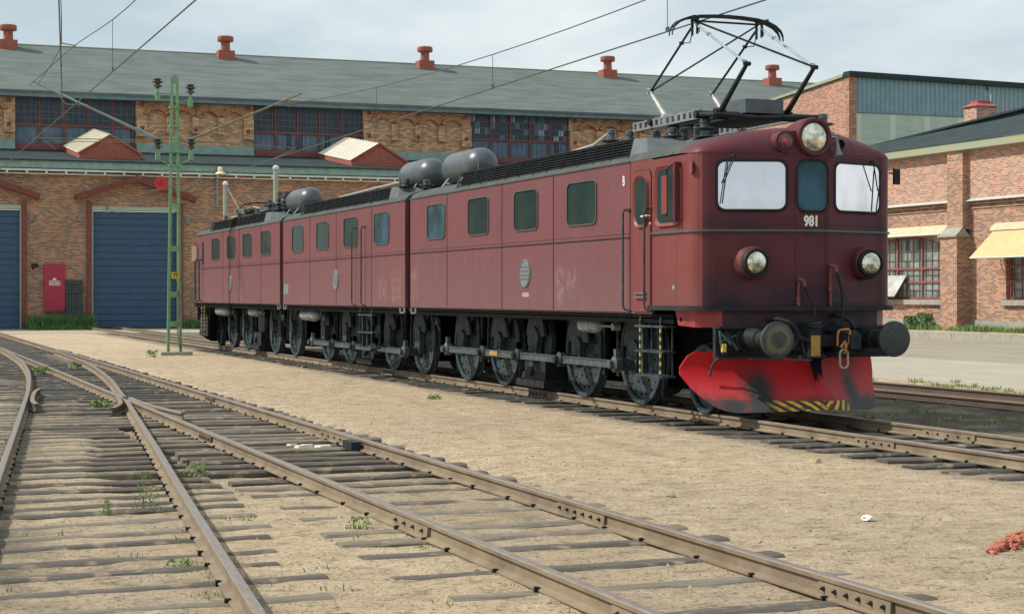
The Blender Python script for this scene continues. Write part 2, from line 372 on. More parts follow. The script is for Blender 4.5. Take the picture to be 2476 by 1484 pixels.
# ground materials
def sand_mat():
    t = MT('yard_sand'); x, y, z = t.sep()
    nb = t.noise(.22, 5, .6); nm = t.noise(2.2, 6, .65); nf = t.noise(24, 5, .75); ng = t.noise(95, 3, .7); nk = t.noise(7.5, 6, .75, (1, .55, 1))
    c = t.ramp(nm, [(.28, (.52, .395, .255)), (.5, (.65, .505, .335)), (.72, (.75, .60, .42))])
    c = t.mix(t.rng(nb, .42, .68, 0, .40), c, (.42, .345, .25))
    c = t.mix(t.rng(nk, .53, .66, 0, .85), c, (.20, .15, .095))
    c = t.mix(t.rng(nk, .45, .32, 0, .70), c, (.80, .66, .49))
    c = t.mix(t.rng(nf, .52, .66, 0, .85), c, (.13, .095, .06))
    c = t.mix(t.rng(nf, .45, .30, 0, .60), c, (.74, .62, .47))
    c = t.mix(t.rng(ng, .60, .72, 0, .65), c, (.10, .08, .06))
    n5 = t.noise(3.1, 6, .7, (1, .8, 1), (2, 9, 4))
    c = t.mix(t.rng(n5, .54, .68, 0, .55), c, (.27, .21, .145))
    c = t.mix(t.rng(n5, .44, .30, 0, .35), c, (.80, .68, .52))
    n4 = t.noise(1.3, 5, .6, None, (5, 7, 1))
    # oily ballast between the rails of the far switch
    ctr = t.math('ADD', t.math('MULTIPLY', x, -.0075), 4.70)
    s1 = t.math('MULTIPLY', t.math('MULTIPLY', t.rng(t.math('ABSOLUTE', t.math('SUBTRACT', y, ctr)), .80, .70, 0, 1), t.rng(x, -20, -38, 0, 1.5)), t.rng(x, -84, -76, 0, 1))
    # oily strip under and beside the locomotive
    dl = t.math('ABSOLUTE', t.math('SUBTRACT', y, 12.2)); s2 = t.math('MULTIPLY', t.rng(dl, 1.95, .9, 0, 1), t.rng(x, -12, -19, .25, 1.3))
    # right-hand side of the track is dirtier
    s3 = t.math('MULTIPLY', t.rng(y, 12.9, 13.6, 0, 1), t.rng(y, 20.5, 18.6, 0, 1))
    # between diverging rails
    s4 = t.math('MULTIPLY', t.math('MULTIPLY', t.rng(x, -15, -30, 0, .7), t.rng(y, 6.3, 5.8, 0, 1)), t.rng(y, 2.0, 3.2, 0, 1))
    # grime of the straight track in front
    s5 = t.math('MULTIPLY', t.rng(t.math('ABSOLUTE', t.math('SUBTRACT', y, ctr)), .85, .5, 0, .28), t.rng(x, -8, -14, .6, 1))
    s6 = t.math('MULTIPLY', t.rng(t.math('ABSOLUTE', t.math('SUBTRACT', y, t.math('ADD', t.math('MULTIPLY', x, -.108), .40))), .95, .5, 0, .15), t.rng(x, -40, -30, 0, 1))
    k = t.math('MAXIMUM', t.math('MAXIMUM', s1, s2), t.math('MAXIMUM', t.math('MAXIMUM', s3, s4), t.math('MAXIMUM', s5, s6)))
    dlm = t.math('SUBTRACT', y, t.math('ADD', t.math('MULTIPLY', x, -.108), -.58))
    s7 = t.math('MULTIPLY', t.math('MULTIPLY', t.rng(t.math('ABSOLUTE', dlm), .75, .1, 0, 1), t.rng(n4, .40, .55, .2, 1)), t.rng(x, -46, -36, 0, 1))
    k0 = t.math('MINIMUM', s1, 1.)
    k = t.math('MULTIPLY', k, t.rng(t.math('ADD', n4, t.math('MULTIPLY', nf, .35)), .42, .70, .35, 1.))
    k = t.math('MAXIMUM', k, k0)
    k = t.math('MAXIMUM', k, t.math('MULTIPLY', s7, .75))
    c = t.mix(t.math('MULTIPLY', k, .90), c, t.ramp(nf, [(.3, (.12, .105, .085)), (.7, (.055, .055, .05))]))
    grn = t.math('MULTIPLY', t.rng(t.noise(.9, 6, .7, None, (1, 3, 0)), .56, .68, 0, .5), t.math('MAXIMUM', s3, t.math('MAXIMUM', t.math('MULTIPLY', s7, 1.6), s4)))
    c = t.mix(grn, c, (.10, .13, .045))
    hh = t.math('ADD', t.math('MULTIPLY', nf, 1.), t.math('ADD', t.math('MULTIPLY', ng, .5), t.math('MULTIPLY', nm, 1.5)))
    t.bump(hh, .95, .05)
    return t.done(c, .95, 0., .2)
M['sand'] = sand_mat()
t = MT('pale_concrete_road'); nn = t.noise(1.2, 6, .62, (.35, 1, 1)); nf = t.noise(14, 4)
c = t.ramp(nn, [(.3, (.40, .35, .27)), (.7, (.30, .275, .22))]); c = t.mix(t.rng(nf, .55, .7, 0, .4), c, (.25, .23, .19)); c = t.mix(t.rng(t.noise(.5, 5, .7, (.12, 1, 1)), .58, .68, 0, .45), c, (.24, .24, .2))
t.bump(nf, .3, .01); M['road'] = t.done(c, .9)
t = MT('grey_asphalt'); nn = t.noise(.8, 6, .62, (.35, 1, 1)); nf = t.noise(14, 4)
c = t.ramp(nn, [(.3, (.33, .285, .215)), (.7, (.235, .21, .165))]); c = t.mix(t.rng(nf, .5, .7, 0, .5), c, (.12, .115, .10)); c = t.mix(t.rng(t.noise(.6, 5, .7, (.2, 1, 1)), .60, .70, 0, .4), c, (.12, .14, .06))
t.bump(nf, .3, .01); M['asphalt'] = t.done(c, .9)
M['rail_top'] = mk('worn_rail_head', (.27, .24, .21), (.20, .15, .115), 6, .40, .35, stretch=(1, 6, 1))
M['rail_side'] = mk('dusty_rust_rail', (.25, .195, .125), (.16, .115, .075), 2.6, .85, 0., bump=.3)
M['rail_rust'] = mk('rusty_rail_dark', (.11, .075, .055), (.075, .055, .045), 3, .8)
def sleeper_mat(name, a, b):
    t = MT(name); n = t.noise(3, 6, .7, (9, 1, 9)); c = t.ramp(n, [(.3, a), (.7, b)]); c = t.mix(t.rng(t.noise(5, 4), .56, .68, 0, .55), c, (.40, .31, .20))
    t.bump(n, .6, .02); return t.done(c, .9)
M['sleeper'] = sleeper_mat('weathered_oak_sleeper', (.135, .115, .09), (.05, .044, .038))
M['sleeper_pale'] = sleeper_mat('bleached_sleeper', (.235, .20, .15), (.09, .078, .06))
M['sleeper_dark'] = sleeper_mat('tarred_sleeper', (.075, .07, .06), (.035, .035, .033))
M['grass'] = mk('grass_green', (.085, .20, .045), (.045, .115, .025), 2, .7)
M['grass_light'] = mk('bright_grass', (.20, .32, .09), (.10, .19, .05), 2, .7)
M['weed'] = mk('weed_leaf', (.24, .34, .10), (.13, .20, .06), 8, .7)
M['stone_mix'] = mk('pebbles', (.40, .34, .26), (.20, .17, .14), 3, .9)
M['brick_dust'] = mk('crushed_red_brick', (.50, .17, .11), (.36, .12, .08), 14, .95, bump=.5)

# ------------------------------------------------------------------ the ground
def lines(dense0, dense1, step, far0, far1):
    a = [dense0 + i * step for i in range(int(round((dense1 - dense0) / step)) + 1)]
    lo = []; v = dense0; s_ = step
    while v > far0: s_ *= 1.35; v -= s_; lo.append(v)
    hi = []; v = a[-1]; s_ = step
    while v < far1: s_ *= 1.35; v += s_; hi.append(v)
    return lo[::-1] + a + hi
from mathutils import noise as mn
def fade(v, a, b): return max(0., min(1., (v - a) / (b - a)))
def dl0(x): return max(-.1, -.70 - .108 * x) if x > -36 else 3.2
def gz(x, y):
    q = fade(x, -75, -50) * fade(x, 5, -2) * fade(y, -12, -4) * fade(y, 20.5, 19)
    ctr = 4.70 - .0075 * x
    h = (mn.fractal(Vector((x * .9, y * .9, 0)), 1., 2., 3) * .014 + mn.noise(Vector((x * 4.2, y * 4.2, 3.))) * .011) * q
    sw = fade(x, -15.5, -19) * fade(x, -62, -56) * fade(y, 6.6, 6.25) * fade(y, 4.6 + .108 * (x + 18) * -1 - 2.4 if x > -40 else 2.9, 5.0 + .108 * (x + 18) * -1 - 2.4 if x > -40 else 3.3)
    h -= .07 * sw
    h -= .010 * fade(x, -11, -14) * fade(x, -46, -40) * fade(y, dl0(x), dl0(x) + .3) * fade(y, dl0(x) + 1.65, dl0(x) + 1.4)
    for (c0, w_) in ((12.2, 1.5),): h -= .03 * fade(abs(y - c0), w_ + .25, w_ - .1) * fade(x, -70, -62)
    return h
xs_ = lines(-34., -5., .13, -420, 200); ys_ = lines(-1.5, 15., .13, -400, 420)
g = MB(); g.sheet([[(x, y, gz(x, y)) for y in ys_] for x in xs_])
tag(g.build('ground', M['sand'], None, (0, 0, 0), fix=False), kind='structure')
tag(MB().box(-84, 60, 21.1, 28.9, -.3, .012).build('road', M['road']), kind='structure')
tag(MB().box(-84, 60, 28.904, 42.0, -.3, .008).build('pavement', M['asphalt']), kind='structure')
tag(MB().box(-95.2, -84.5, -30, 20, -.3, .010).build('apron_pavement', M['road']), kind='structure')
k = MB(); 
xx = -86.
while xx < -20:
    k.box(xx, xx + 1.96, 42.0, 42.32 + rnd.uniform(-.02, .02), -.2, .29 + rnd.uniform(-.03, .02)); xx += 1.98
tag(k.build('kerb', M['concrete']), kind='structure')
tag(MB().box(-86, -20, 42.30, 46.5, -.2, .262).build('verge', M['sand']), kind='structure')

# ------------------------------------------------------------------ the railway tracks
def interp(pts, x):
    pts = sorted(pts)
    if x <= pts[0][0]:
        (a, b), (c_, d) = pts[0], pts[1]; return b + (x - a) * (d - b) / (c_ - a)
    for (a, b), (c_, d) in zip(pts, pts[1:]):
        if x <= c_:
            i = pts.index((a, b)); tt = (x - a) / (c_ - a)
            m0 = (d - pts[max(i - 1, 0)][1]) / (c_ - pts[max(i - 1, 0)][0]); m1 = (pts[min(i + 2, len(pts) - 1)][1] - b) / (pts[min(i + 2, len(pts) - 1)][0] - a)
            h_ = c_ - a
            return (2 * tt ** 3 - 3 * tt ** 2 + 1) * b + (tt ** 3 - 2 * tt ** 2 + tt) * h_ * m0 + (-2 * tt ** 3 + 3 * tt ** 2) * d + (tt ** 3 - tt ** 2) * h_ * m1
    (a, b), (c_, d) = pts[-2], pts[-1]; return d + (x - c_) * (d - b) / (c_ - a)
RP = [(-.063, .012), (.063, .012), (.063, .024), (.012, .040), (.010, .104), (.033, .116), (.035, .142), (.028, .150), (-.028, .150), (-.035, .142), (-.033, .116), (-.010, .104), (-.012, .040), (-.063, .024)]
def rail_mesh(fy, x0, x1, step=1.0, dz=0., top=True):
    n = max(2, int(abs(x1 - x0) / step) + 1); mb = MB(); vs = []; fs = []; mi = []
    for i in range(n):
        x = x0 + (x1 - x0) * i / (n - 1); s_ = (fy(x + .1) - fy(x - .1)) / .2; nx, ny = -s_, 1.; l_ = math.hypot(nx, ny)
        for (a, b) in RP: vs.append((x + a * nx / l_, fy(x) + a * ny / l_, b + dz))
    k_ = len(RP)
    for i in range(n - 1):
        for j in range(k_):
            mb_ = (i * k_ + j, i * k_ + (j + 1) % k_, (i + 1) * k_ + (j + 1) % k_, (i + 1) * k_ + j)
            fs.append(mb_); mi.append(1 if j in (6, 7, 8) else 0)
    fs.append(tuple(range(k_))[::-1]); mi.append(0); fs.append(tuple((n - 1) * k_ + j for j in range(k_))); mi.append(0)
    mb.v = vs; mb.f = fs; mb.m = mi; return mb
def make_rail(fy, x0, x1, parent, step=1.0, mats=None):
    return rail_mesh(fy, x0, x1, step).build('rail', mats or [M['rail_side'], M['rail_top']], parent)
def sleeper(x, y0, y1, parent, top, mat, w_=.235, skew=0.):
    mb = MB(); n = 6; vs = []; rr = random.Random(int(x * 1000) + int(y0 * 77))
    tl = rr.uniform(-.006, .006)
    rows = []
    for i in range(n + 1):
        y = y0 + (y1 - y0) * i / n; j = rr.uniform(-.012, .012); xx_ = x + skew * (y - (y0 + y1) / 2) + tl
        wz = w_ / 2 + rr.uniform(-.012, .008); zt = top + rr.uniform(-.008, .005) + tl * (i - 3) * .4
        rows.append([(xx_ - wz + j, y, -.12), (xx_ - wz + j, y, zt - .02), (xx_ - wz + .025 + j, y, zt), (xx_ + wz - .025, y, zt), (xx_ + wz, y, zt - .02), (xx_ + wz, y, -.12)])
    mb.sheet(rows); mb.add(rows[0], [(0, 1, 2, 3, 4, 5)]); mb.add(rows[-1], [(5, 4, 3, 2, 1, 0)])
    return mb.build('sleeper', mat, parent, sharp=50)
def fishplate(fy, x, side, parent, ln=.80, bolts=4, rusty='rail_rust'):
    """side -1: the plate on the side of the rail that faces smaller y"""
    y = fy(x); s_ = (fy(x + .2) - fy(x - .2)) / .4; mb = MB(); h = ln / 2
    def P(dx, dy, z): return (x + dx - dy * s_, y + dy + dx * s_, z)
    a, b = .014 * side, .040 * side
    pts = [P(-h, a, .035), P(h, a, .035), P(h, b, .030), P(-h, b, .030), P(-h, a, .108), P(h, a, .108), P(h, b * .85, .106), P(-h, b * .85, .106)]
    mb.hexa(pts)
    pl = mb.build('fishplate', M[rusty], parent)
    for i in range(bolts):
        dx = -h + ln * (i + .5) / bolts
        MB().lathe(P(dx, b * .9, .072), (-s_ * side, side, 0), [(0, .016), (.010, .016), (.012, .008), (.026, .008)], 6).build('bolt', M['black'], pl)
    # gap between the rail ends
    return pl
def spikes(fys, xs, parent, top):
    mb = MB()
    for x in xs:
        for fy in fys:
            y = fy(x)
            for sd_ in (-1, 1):
                dx = rnd.uniform(-.07, .07); mb.box(x + dx - .010, x + dx + .010, y + sd_ * .062, y + sd_ * .084, top - .02, .030 + rnd.uniform(0, .012))
                mb.box(x + dx - .014, x + dx + .014, y + sd_ * .048, y + sd_ * .082, .026, .038)
    return tag(mb.build('rail_spike', M['black'], parent), kind='stuff')

yL = 12.2
LT = thing('railway_track', (-30, yL, 0), 'oil-stained track that the red locomotive stands on', 'railway track')
ln_ = lambda x: yL - .75; lf_ = lambda x: yL + .75
make_rail(ln_, -95, 6, LT, 20); make_rail(lf_, -95, 6, LT, 20)
xs = [];  x = -58.
while x < -8: xs.append(x); x += rnd.uniform(.62, .84)
for x in xs: sleeper(x, yL - 1.50 + rnd.uniform(-.16, .12), yL + 1.35, LT, .012 + rnd.uniform(-.012, .008), M['sleeper_dark' if rnd.random() < .75 else 'sleeper'])
spikes((ln_, lf_), xs, LT, .01)
for x in (-17.95, -28.95, -38.3): fishplate(ln_, x, -1, LT, .84, 5, 'rail_side' if x > -20 else 'rail_rust')
fishplate(lf_, -18.6, -1, LT, 1.1, 5, 'rail_side')

ctrS = lambda x: 4.70 - .0075 * x
sn = lambda x: ctrS(x) - .755; sf = lambda x: ctrS(x) + .755
DR = [(-60, 5.86), (-55.4, 5.72), (-49.3, 5.58), (-45, 5.44), (-41.3, 5.25), (-35.8, 4.83), (-31., 4.36), (-27.4, 3.99), (-24., 3.62), (-19.6, 3.15), (-15.6, 2.71), (-11.4, 2.26), (-9.2, 2.03), (-4, 1.47)]
DLf = [(-60, 4.36), (-56, 4.31), (-52.2, 4.21), (-46.9, 4.03), (-40.3, 3.63), (-35.4, 3.21), (-31.9, 2.87), (-28.6, 2.52), (-24.6, 2.09), (-21.3, 1.73), (-17.9, 1.36), (-12, .72), (-4, -.15)]
dr = lambda x: interp(DR, x); dl_ = lambda x: interp(DLf, x)
ST = thing('railway_track', (-30, 5, 0), 'straight foreground track with jointed rails running out of the switch, nearest to the camera', 'railway track')
make_rail(sn, -95, 5, ST, 25); make_rail(sf, -95, 5, ST, 25)
xs2 = []; x = -60.
while x < -6:
    xs2.append(x); x += (.56 if x < -18 else rnd.choice((.62, .75, .82, .95)))
n_s = 0
for x in xs2:
    far_sw = fade(x, -15, -19)
    if x < -24.5: y0 = dl_(x) - .62 + rnd.uniform(-.06, .06)
    else: y0 = max(ctrS(x) - 1.42, dr(x) + .12) + rnd.uniform(-.10, .08) if x < -13 else ctrS(x) - 1.42 + rnd.uniform(-.12, .1)
    mt = M['sleeper_dark'] if (x < -31 and rnd.random() < .97) else M['sleeper' if rnd.random() < .7 else 'sleeper_pale']
    sleeper(x, y0, ctrS(x) + 1.36 + rnd.uniform(-.05, .05), ST, .018 + rnd.uniform(-.014, .008), mt, .215 if x > -18 else .19)
spikes((sn, sf), xs2, ST, .01)
fishplate(sf, -13.05, -1, ST, 1.0, 6, 'rail_side'); fishplate(sn, -12.85, -1, ST, .92, 4, 'rail_side')
fishplate(sf, -8.85, -1, ST, .80, 6, 'rail_side'); fishplate(sn, -8.55, -1, ST, .8, 4, 'rail_side')
fishplate(sf, -21.0, -1, ST, 1.5, 5, 'rail_side'); fishplate(sn, -21.6, -1, ST, .8, 4, 'rail_rust'); fishplate(sf, -29.5, -1, ST, .7, 3, 'rail_rust')
MB().box(-20.15, -19.75, sf(-20) - .16, sf(-20) - .045, .02, .118).build('joint_block', M['black'], ST)

DT = thing('railway_track', (-30, 3, 0), 'track curving out of the switch to the lower left corner', 'railway track')
make_rail(dr, -54.5, 4, DT, 1.0); make_rail(dl_, -58, 4, DT, 1.0)
xs3 = []; x = -24.2
while x < -6: xs3.append(x); x += rnd.choice((.52, .58, .66, .74))
for x in xs3:
    c0 = (dr(x) + dl_(x)) / 2
    sleeper(x, c0 - 1.30 + rnd.uniform(-.1, .1), min(c0 + 1.42 + rnd.uniform(-.2, .12), ctrS(x) - 1.50 if x < -14.5 else 99), DT, .014 + rnd.uniform(-.012, .008), M['sleeper_pale' if rnd.random() < .4 else 'sleeper'], .185, -.05)
spikes((dr, dl_), xs3, DT, .01)
# wing rails and guard rails of the crossing
wg = lambda x: interp([(-33.5, sn(-33.5) - .10), (-31., sn(-31) - .09), (-29.6, sn(-29.6) - .10), (-28.3, sn(-28.3) - .24)], x)
b_ = rail_mesh(lambda x: interp([(-33., dr(-33) + .10), (-29.4, sn(-29.4) + .12), (-27.0, sn(-27) + .13), (-25.2, sn(-25.2) + .30)], x), -29.3, -25.2, .5).build('wing_rail', [M['rail_side'], M['rail_top']], DT)
b_ = rail_mesh(lambda x: interp([(-31.5, dr(-31.5) - .35), (-29.6, dr(-29.6) - .13), (-27.6, dr(-27.6) - .13), (-26.6, dr(-26.6) - .28)], x), -29.4, -26.6, .4).build('wing_rail', [M['rail_rust'], M['rail_side']], DT)
b_ = rail_mesh(lambda x: interp([(-32.6, dl_(-32.6) + .2), (-31.6, dl_(-31.6) + .12), (-28.8, dl_(-28.8) + .12), (-28, dl_(-28) + .2)], x), -32.6, -28., .4).build('guard_rail', [M['rail_rust'], M['rail_side']], DT)
# point rod cover box between the rails
MB().box(-53.3, -45.5, 5.20, 5.42, -.02, .07).build('rod_cover', M['sleeper'], DT)

RT = thing('railway_track', (-22, 18, 0), 'rusty disused track beyond the locomotive beside the pale concrete road', 'railway track')
make_rail(lambda x: 17.2, -70, 20, RT, 30, [M['rail_rust'], M['rail_side']]); make_rail(lambda x: 18.7, -70, 20, RT, 30, [M['rail_rust'], M['rail_side']])
x = -34.
while x < -18: sleeper(x, 16.6, 19.2, RT, .0, M['sleeper_dark']); x += .75

def loose(name, mb, mat, label, cat, group=None): return tag(mb.build(name, mat), label, cat, group)
def rock(c, r, seed, fl=.6):
    rr = random.Random(seed); bm = bmesh.new(); bmesh.ops.create_icosphere(bm, subdivisions=2, radius=1)
    mb = MB(); off = Vector((seed * 1.7, seed * .3, 0))
    vs = [v.co * (1 + .45 * mn.noise(v.co * 1.4 + off)) for v in bm.verts]
    bm.verts.index_update()
    mb.add([(c[0] + v.x * r, c[1] + v.y * r, c[2] + v.z * r * fl) for v in vs], [[v.index for v in f.verts] for f in bm.faces]); bm.free()
    return mb
loose('stone', rock((-12.3, 7.76, .02), .055, 3, .5), mk('white_stone', (.78, .74, .66), (.66, .62, .54), 9, .9), 'small white stone on the bare sand right of the foreground track', 'stone')
loose('stone', rock((-14.3, 6.95, .015), .05, 5, .45), mk('blue_grey_stone', (.24, .27, .28), (.18, .2, .2), 9, .9), 'blue-grey stone on the sand midway between the two tracks', 'stone')
loose('stone', rock((-16.7, 9.87, .03), .06, 8, .7), mk('tan_stone', (.50, .37, .22), (.38, .28, .17), 9, .9), 'tan stone just in front of the locomotive rails', 'stone')
rb = MB()
for i in range(170):
    tt = rnd.random(); q = Vector((-10.38 - .56 * tt + rnd.uniform(-.09, .09) * (.4 + tt), 7.56 + .8 * tt + rnd.gauss(0, .03), .005 + rnd.uniform(0, .03 + .05 * tt)))
    sr = rock(q, rnd.uniform(.008, .028), i + 40, .7); n0 = len(rb.v); rb.v += sr.v; rb.f += [[a + n0 for a in f] for f in sr.f]; rb.m += sr.m
loose('brick_rubble', rb, M['brick_dust'], 'little heap of crushed red brick on the sand at the right edge', 'rubble')
pl_ = MB()
for (x, y, s_) in ((-20.7, 5.15, .1), (-20.5, 5.3, .13), (-20.85, 5.0, .08), (-20.6, 5.05, .09)):
    pl_.hexa([(x - s_, y - s_ * .7, -.01), (x + s_, y - s_ * .5, -.01), (x + s_, y + s_ * .5, -.01), (x - s_ * .8, y + s_, -.01), (x - s_ * .9, y - s_ * .6, .02), (x + s_ * .9, y - s_ * .5, .03), (x + s_ * .8, y + s_ * .5, .035), (x - s_ * .7, y + s_ * .8, .025)])
loose('paper_scrap', pl_, mk('pale_paper', (.72, .66, .54), (.6, .54, .44), 9, .9), 'pale crumpled paper scraps inside the foreground track by the rail joint', 'litter')
# loose gravel: nobody could count it
gv = MB()
for i in range(9000):
    x = -6 - 32 * rnd.random() ** 1.7; y = rnd.uniform(-.5, 12) + (x + 6) * 0.0; 
    y = rnd.uniform(.2 + max(0, (-x - 12)) * .0, 11.5)
    r = .004 + .016 * rnd.random() ** 3; z = gz(x, y)
    a = rnd.uniform(0, 6.3); ca, sa = math.cos(a) * r, math.sin(a) * r
    gv.add([(x + ca, y + sa, z - .003), (x - sa, y + ca, z - .003), (x - ca, y - sa, z - .003), (x + sa, y - ca, z - .003), (x + rnd.uniform(-.4, .4) * r, y + rnd.uniform(-.4, .4) * r, z + r * rnd.uniform(.5, 1.))], [(0, 1, 4), (1, 2, 4), (2, 3, 4), (3, 0, 4)])
tag(gv.build('gravel', M['stone_mix'], fix=False, sharp=0), 'loose pebbles and grit strewn over the sandy yard', 'gravel', kind='stuff')
gv = MB()
for i in range(5200):
    x = -7 - 34 * rnd.random() ** 1.5; y = rnd.uniform(.2, 11.3); r = .005 + .014 * rnd.random() ** 2.5; z = gz(x, y); a = rnd.uniform(0, 6.3); e = rnd.uniform(1, 2.2)
    ca, sa = math.cos(a) * r, math.sin(a) * r
    gv.add([(x + ca, y + sa * e, z - .004), (x - sa, y + ca * e, z - .004), (x - ca, y - sa * e, z - .004), (x + sa, y - ca * e, z - .004), (x + rnd.uniform(-.4, .4) * r, y + rnd.uniform(-.4, .4) * r, z + r * rnd.uniform(.35, .8))], [(0, 1, 4), (1, 2, 4), (2, 3, 4), (3, 0, 4)])
tag(gv.build('clods', mk('dark_cinder', (.17, .13, .095), (.30, .235, .17), 3, .95), fix=False, sharp=0), 'dark cinders and dry clods scattered between the rails', 'cinders', kind='stuff')

# ------------------------------------------------------------------ grass and weeds
def blades(mb, x0, x1, y0, y1, n, h0, h1, z=0., wd=.02, lean=.35, gzf=None):
    for i in range(n):
        x = rnd.uniform(x0, x1); y = rnd.uniform(y0, y1); h = rnd.uniform(h0, h1) * (.55 + .45 * rnd.random()); a = rnd.uniform(0, 6.28); zz = (gzf(x, y) if gzf else z) - .01
        dx, dy = math.cos(a) * lean * h * rnd.random(), math.sin(a) * lean * h * rnd.random(); b = rnd.uniform(0, 6.28); cx, cy = math.cos(b) * wd, math.sin(b) * wd
        mb.add([(x - cx, y - cy, zz), (x + cx, y + cy, zz), (x + dx * .5 + cx * .8, y + dy * .5 + cy * .8, zz + h * .6), (x + dx * .5 - cx * .8, y + dy * .5 - cy * .8, zz + h * .6), (x + dx, y + dy, zz + h)], [(0, 1, 2, 3), (3, 2, 4)])
def leafy(mb, c, r, h, n, s0, s1, seed, up_=.5):
    rr = random.Random(seed)
    for i in range(n):
        a = rr.uniform(0, 6.28); q = r * math.sqrt(rr.random()); z = h * rr.random() ** .8
        p = Vector((c[0] + math.cos(a) * q * (1 - .4 * z / h), c[1] + math.sin(a) * q * (1 - .4 * z / h), c[2] + z)); s_ = rr.uniform(s0, s1)
        d = Vector((rr.uniform(-1, 1), rr.uniform(-1, 1), rr.uniform(-.2, up_ * 2))).normalized(); e = d.cross(Vector((rr.uniform(-1, 1), rr.uniform(-1, 1), rr.uniform(-1, 1)))).normalized()
        mb.add([p - d * s_, p + e * s_ * .35, p + d * s_, p - e * s_ * .35], [(0, 1, 2, 3)])
gb = MB(); blades(gb, -95.9, -93.6, 8.45, 11.95, 2600, .5, 1.05, 0, .018); blades(gb, -95.9, -92.4, 8.45, 11.95, 900, .2, .5, 0, .018)
tag(gb.build('grass', M['grass'], fix=False, sharp=0), 'tall dark green grass against the brick pier between the two blue doors', 'grass', kind='stuff')
gb = MB(); blades(gb, -95.9, -93.2, 16.9, 24, 2600, .35, .8, 0, .02)
tag(gb.build('grass', M['grass'], fix=False, sharp=0), 'green grass along the shed wall right of the mast behind the rear of the locomotive', 'grass', kind='stuff')
gb = MB()
for i in range(26): 
    a = rnd.uniform(-76, -52); blades(gb, a, a + rnd.uniform(.6, 2.2), 44.6, 45.9, 110, .10, .36, .26, .018)
for (a, b) in ((-67.5, -65.8), (-64.3, -61.5)): blades(gb, a, b, 44.4, 45.8, 600, .12, .42, .26, .018)
tag(gb.build('grass', M['grass_light'], fix=False, sharp=0), 'bright green grass at the foot of the workshop wall behind the kerb', 'grass', kind='stuff')
gb = MB()
for i in range(420):
    x = rnd.uniform(-34, -10); y = rnd.choice((20.2, 20.6, 20.9, 19.6, 14.6, 15.5, 16.4)) + rnd.gauss(0, .25); blades(gb, x - .12, x + .12, y - .08, y + .08, 9, .04, .13, 0, .012, .6)
for i in range(420):
    x = -8 - 40 * rnd.random(); fy = rnd.choice((sn, dr, dl_, dl_)); y = fy(x) + rnd.choice((-.11, .11)) + rnd.gauss(0, .04); blades(gb, x - .1, x + .1, y - .03, y + .03, 9, .015, .06, 0, .004, .7, gz)
for i in range(40):
    x = rnd.uniform(-26, -8); y = rnd.uniform(.4, 3.6); blades(gb, x - .1, x + .1, y - .1, y + .1, 10, .02, .07, 0, .006, .7, gz)
tag(gb.build('ground_cover', M['weed'], fix=False, sharp=0), 'sparse low weeds sprouting along the rails and the edge of the concrete road', 'weeds', kind='stuff')
def weed(x, y, r, h, n, seed, label, s=(.010, .026)):
    mb = MB(); z = gz(x, y); leafy(mb, (x, y, z), r, h, n, s[0], s[1], seed); blades(mb, x - r * .6, x + r * .6, y - r * .6, y + r * .6, 14, h * .5, h, z, .005)
    return tag(mb.build('weed', M['weed'], fix=False, sharp=0), label, 'weed')
weed(-17.9, 3.05 + .22, .17, .16, 210, 1, 'leafy green weed against the right side of the curving rail in the foreground')
weed(-17.6, 2.72, .10, .12, 90, 2, 'small yellow-green weed against the left side of the curving rail, opposite the leafy one')
weed(-15.1, 2.35, .13, .26, 120, 3, 'tall thin weed standing between the curving rails, close to the right one')
weed(-14.9, 1.98, .05, .12, 40, 4, 'tiny weed sprout between the curving rails beside the tall thin weed', (.012, .028))
weed(-11.9, 2.07, .11, .05, 90, 5, 'flat tuft of weed on the sand at the bottom left between the curving rails')
weed(-13.3, 3.74, .12, .10, 110, 6, 'weed tuft under the bolted joint of the foreground rail')
weed(-41.2, 4.0, .30, .28, 160, 7, 'bright green weed left of the straight rail just past the switch blades', (.03, .07))
weed(-28.9, 3.75, .22, .20, 160, 8, 'dark green weed beside the rail crossing of the switch', (.025, .06))
weed(-44.0, 5.05, .20, .26, 70, 9, 'green weed inside the switch next to the wooden rod cover', (.03, .07))
weed(-29.3, 9.6, .16, .09, 70, 10, 'lone weed on the sand below the locomotive driving wheels', (.02, .05))
weed(-51.5, 8.15, .22, .20, 70, 11, 'lone green weed on the sand left of the green mast foot', (.03, .08))
bs = thing('bush', (-66.9, 45.1, .26), 'round green bush growing at the workshop plinth left of the brick pilaster', 'bush')
mb = MB(); leafy(mb, (-66.9, 45.2, .26), .6, .75, 700, .04, .09, 21); leafy(mb, (-68.0, 45.2, .26), .5, .6, 400, .05, .11, 22); mb.build('foliage', M['grass'], bs, fix=False, sharp=0)
mb = MB(); mb.tube([(-66.8, 45.2, .2), (-66.75, 45.2, .8)], .03, 5); mb.tube([(-68.1, 45.2, .2), (-68.05, 45.2, .7)], .03, 5); mb.build('stem', M['wood_dark'], bs)
bs = thing('bush', (-72.6, 45.1, .26), 'green bush half hidden behind the nose of the locomotive', 'bush')
mb = MB(); leafy(mb, (-72.6, 45.2, .26), .6, 1.3, 700, .05, .11, 23); mb.build('foliage', M['grass'], bs, fix=False, sharp=0); MB().tube([(-72.6, 45.2, .2), (-72.6, 45.2, 1.2)], .04, 5).build('stem', M['wood_dark'], bs)

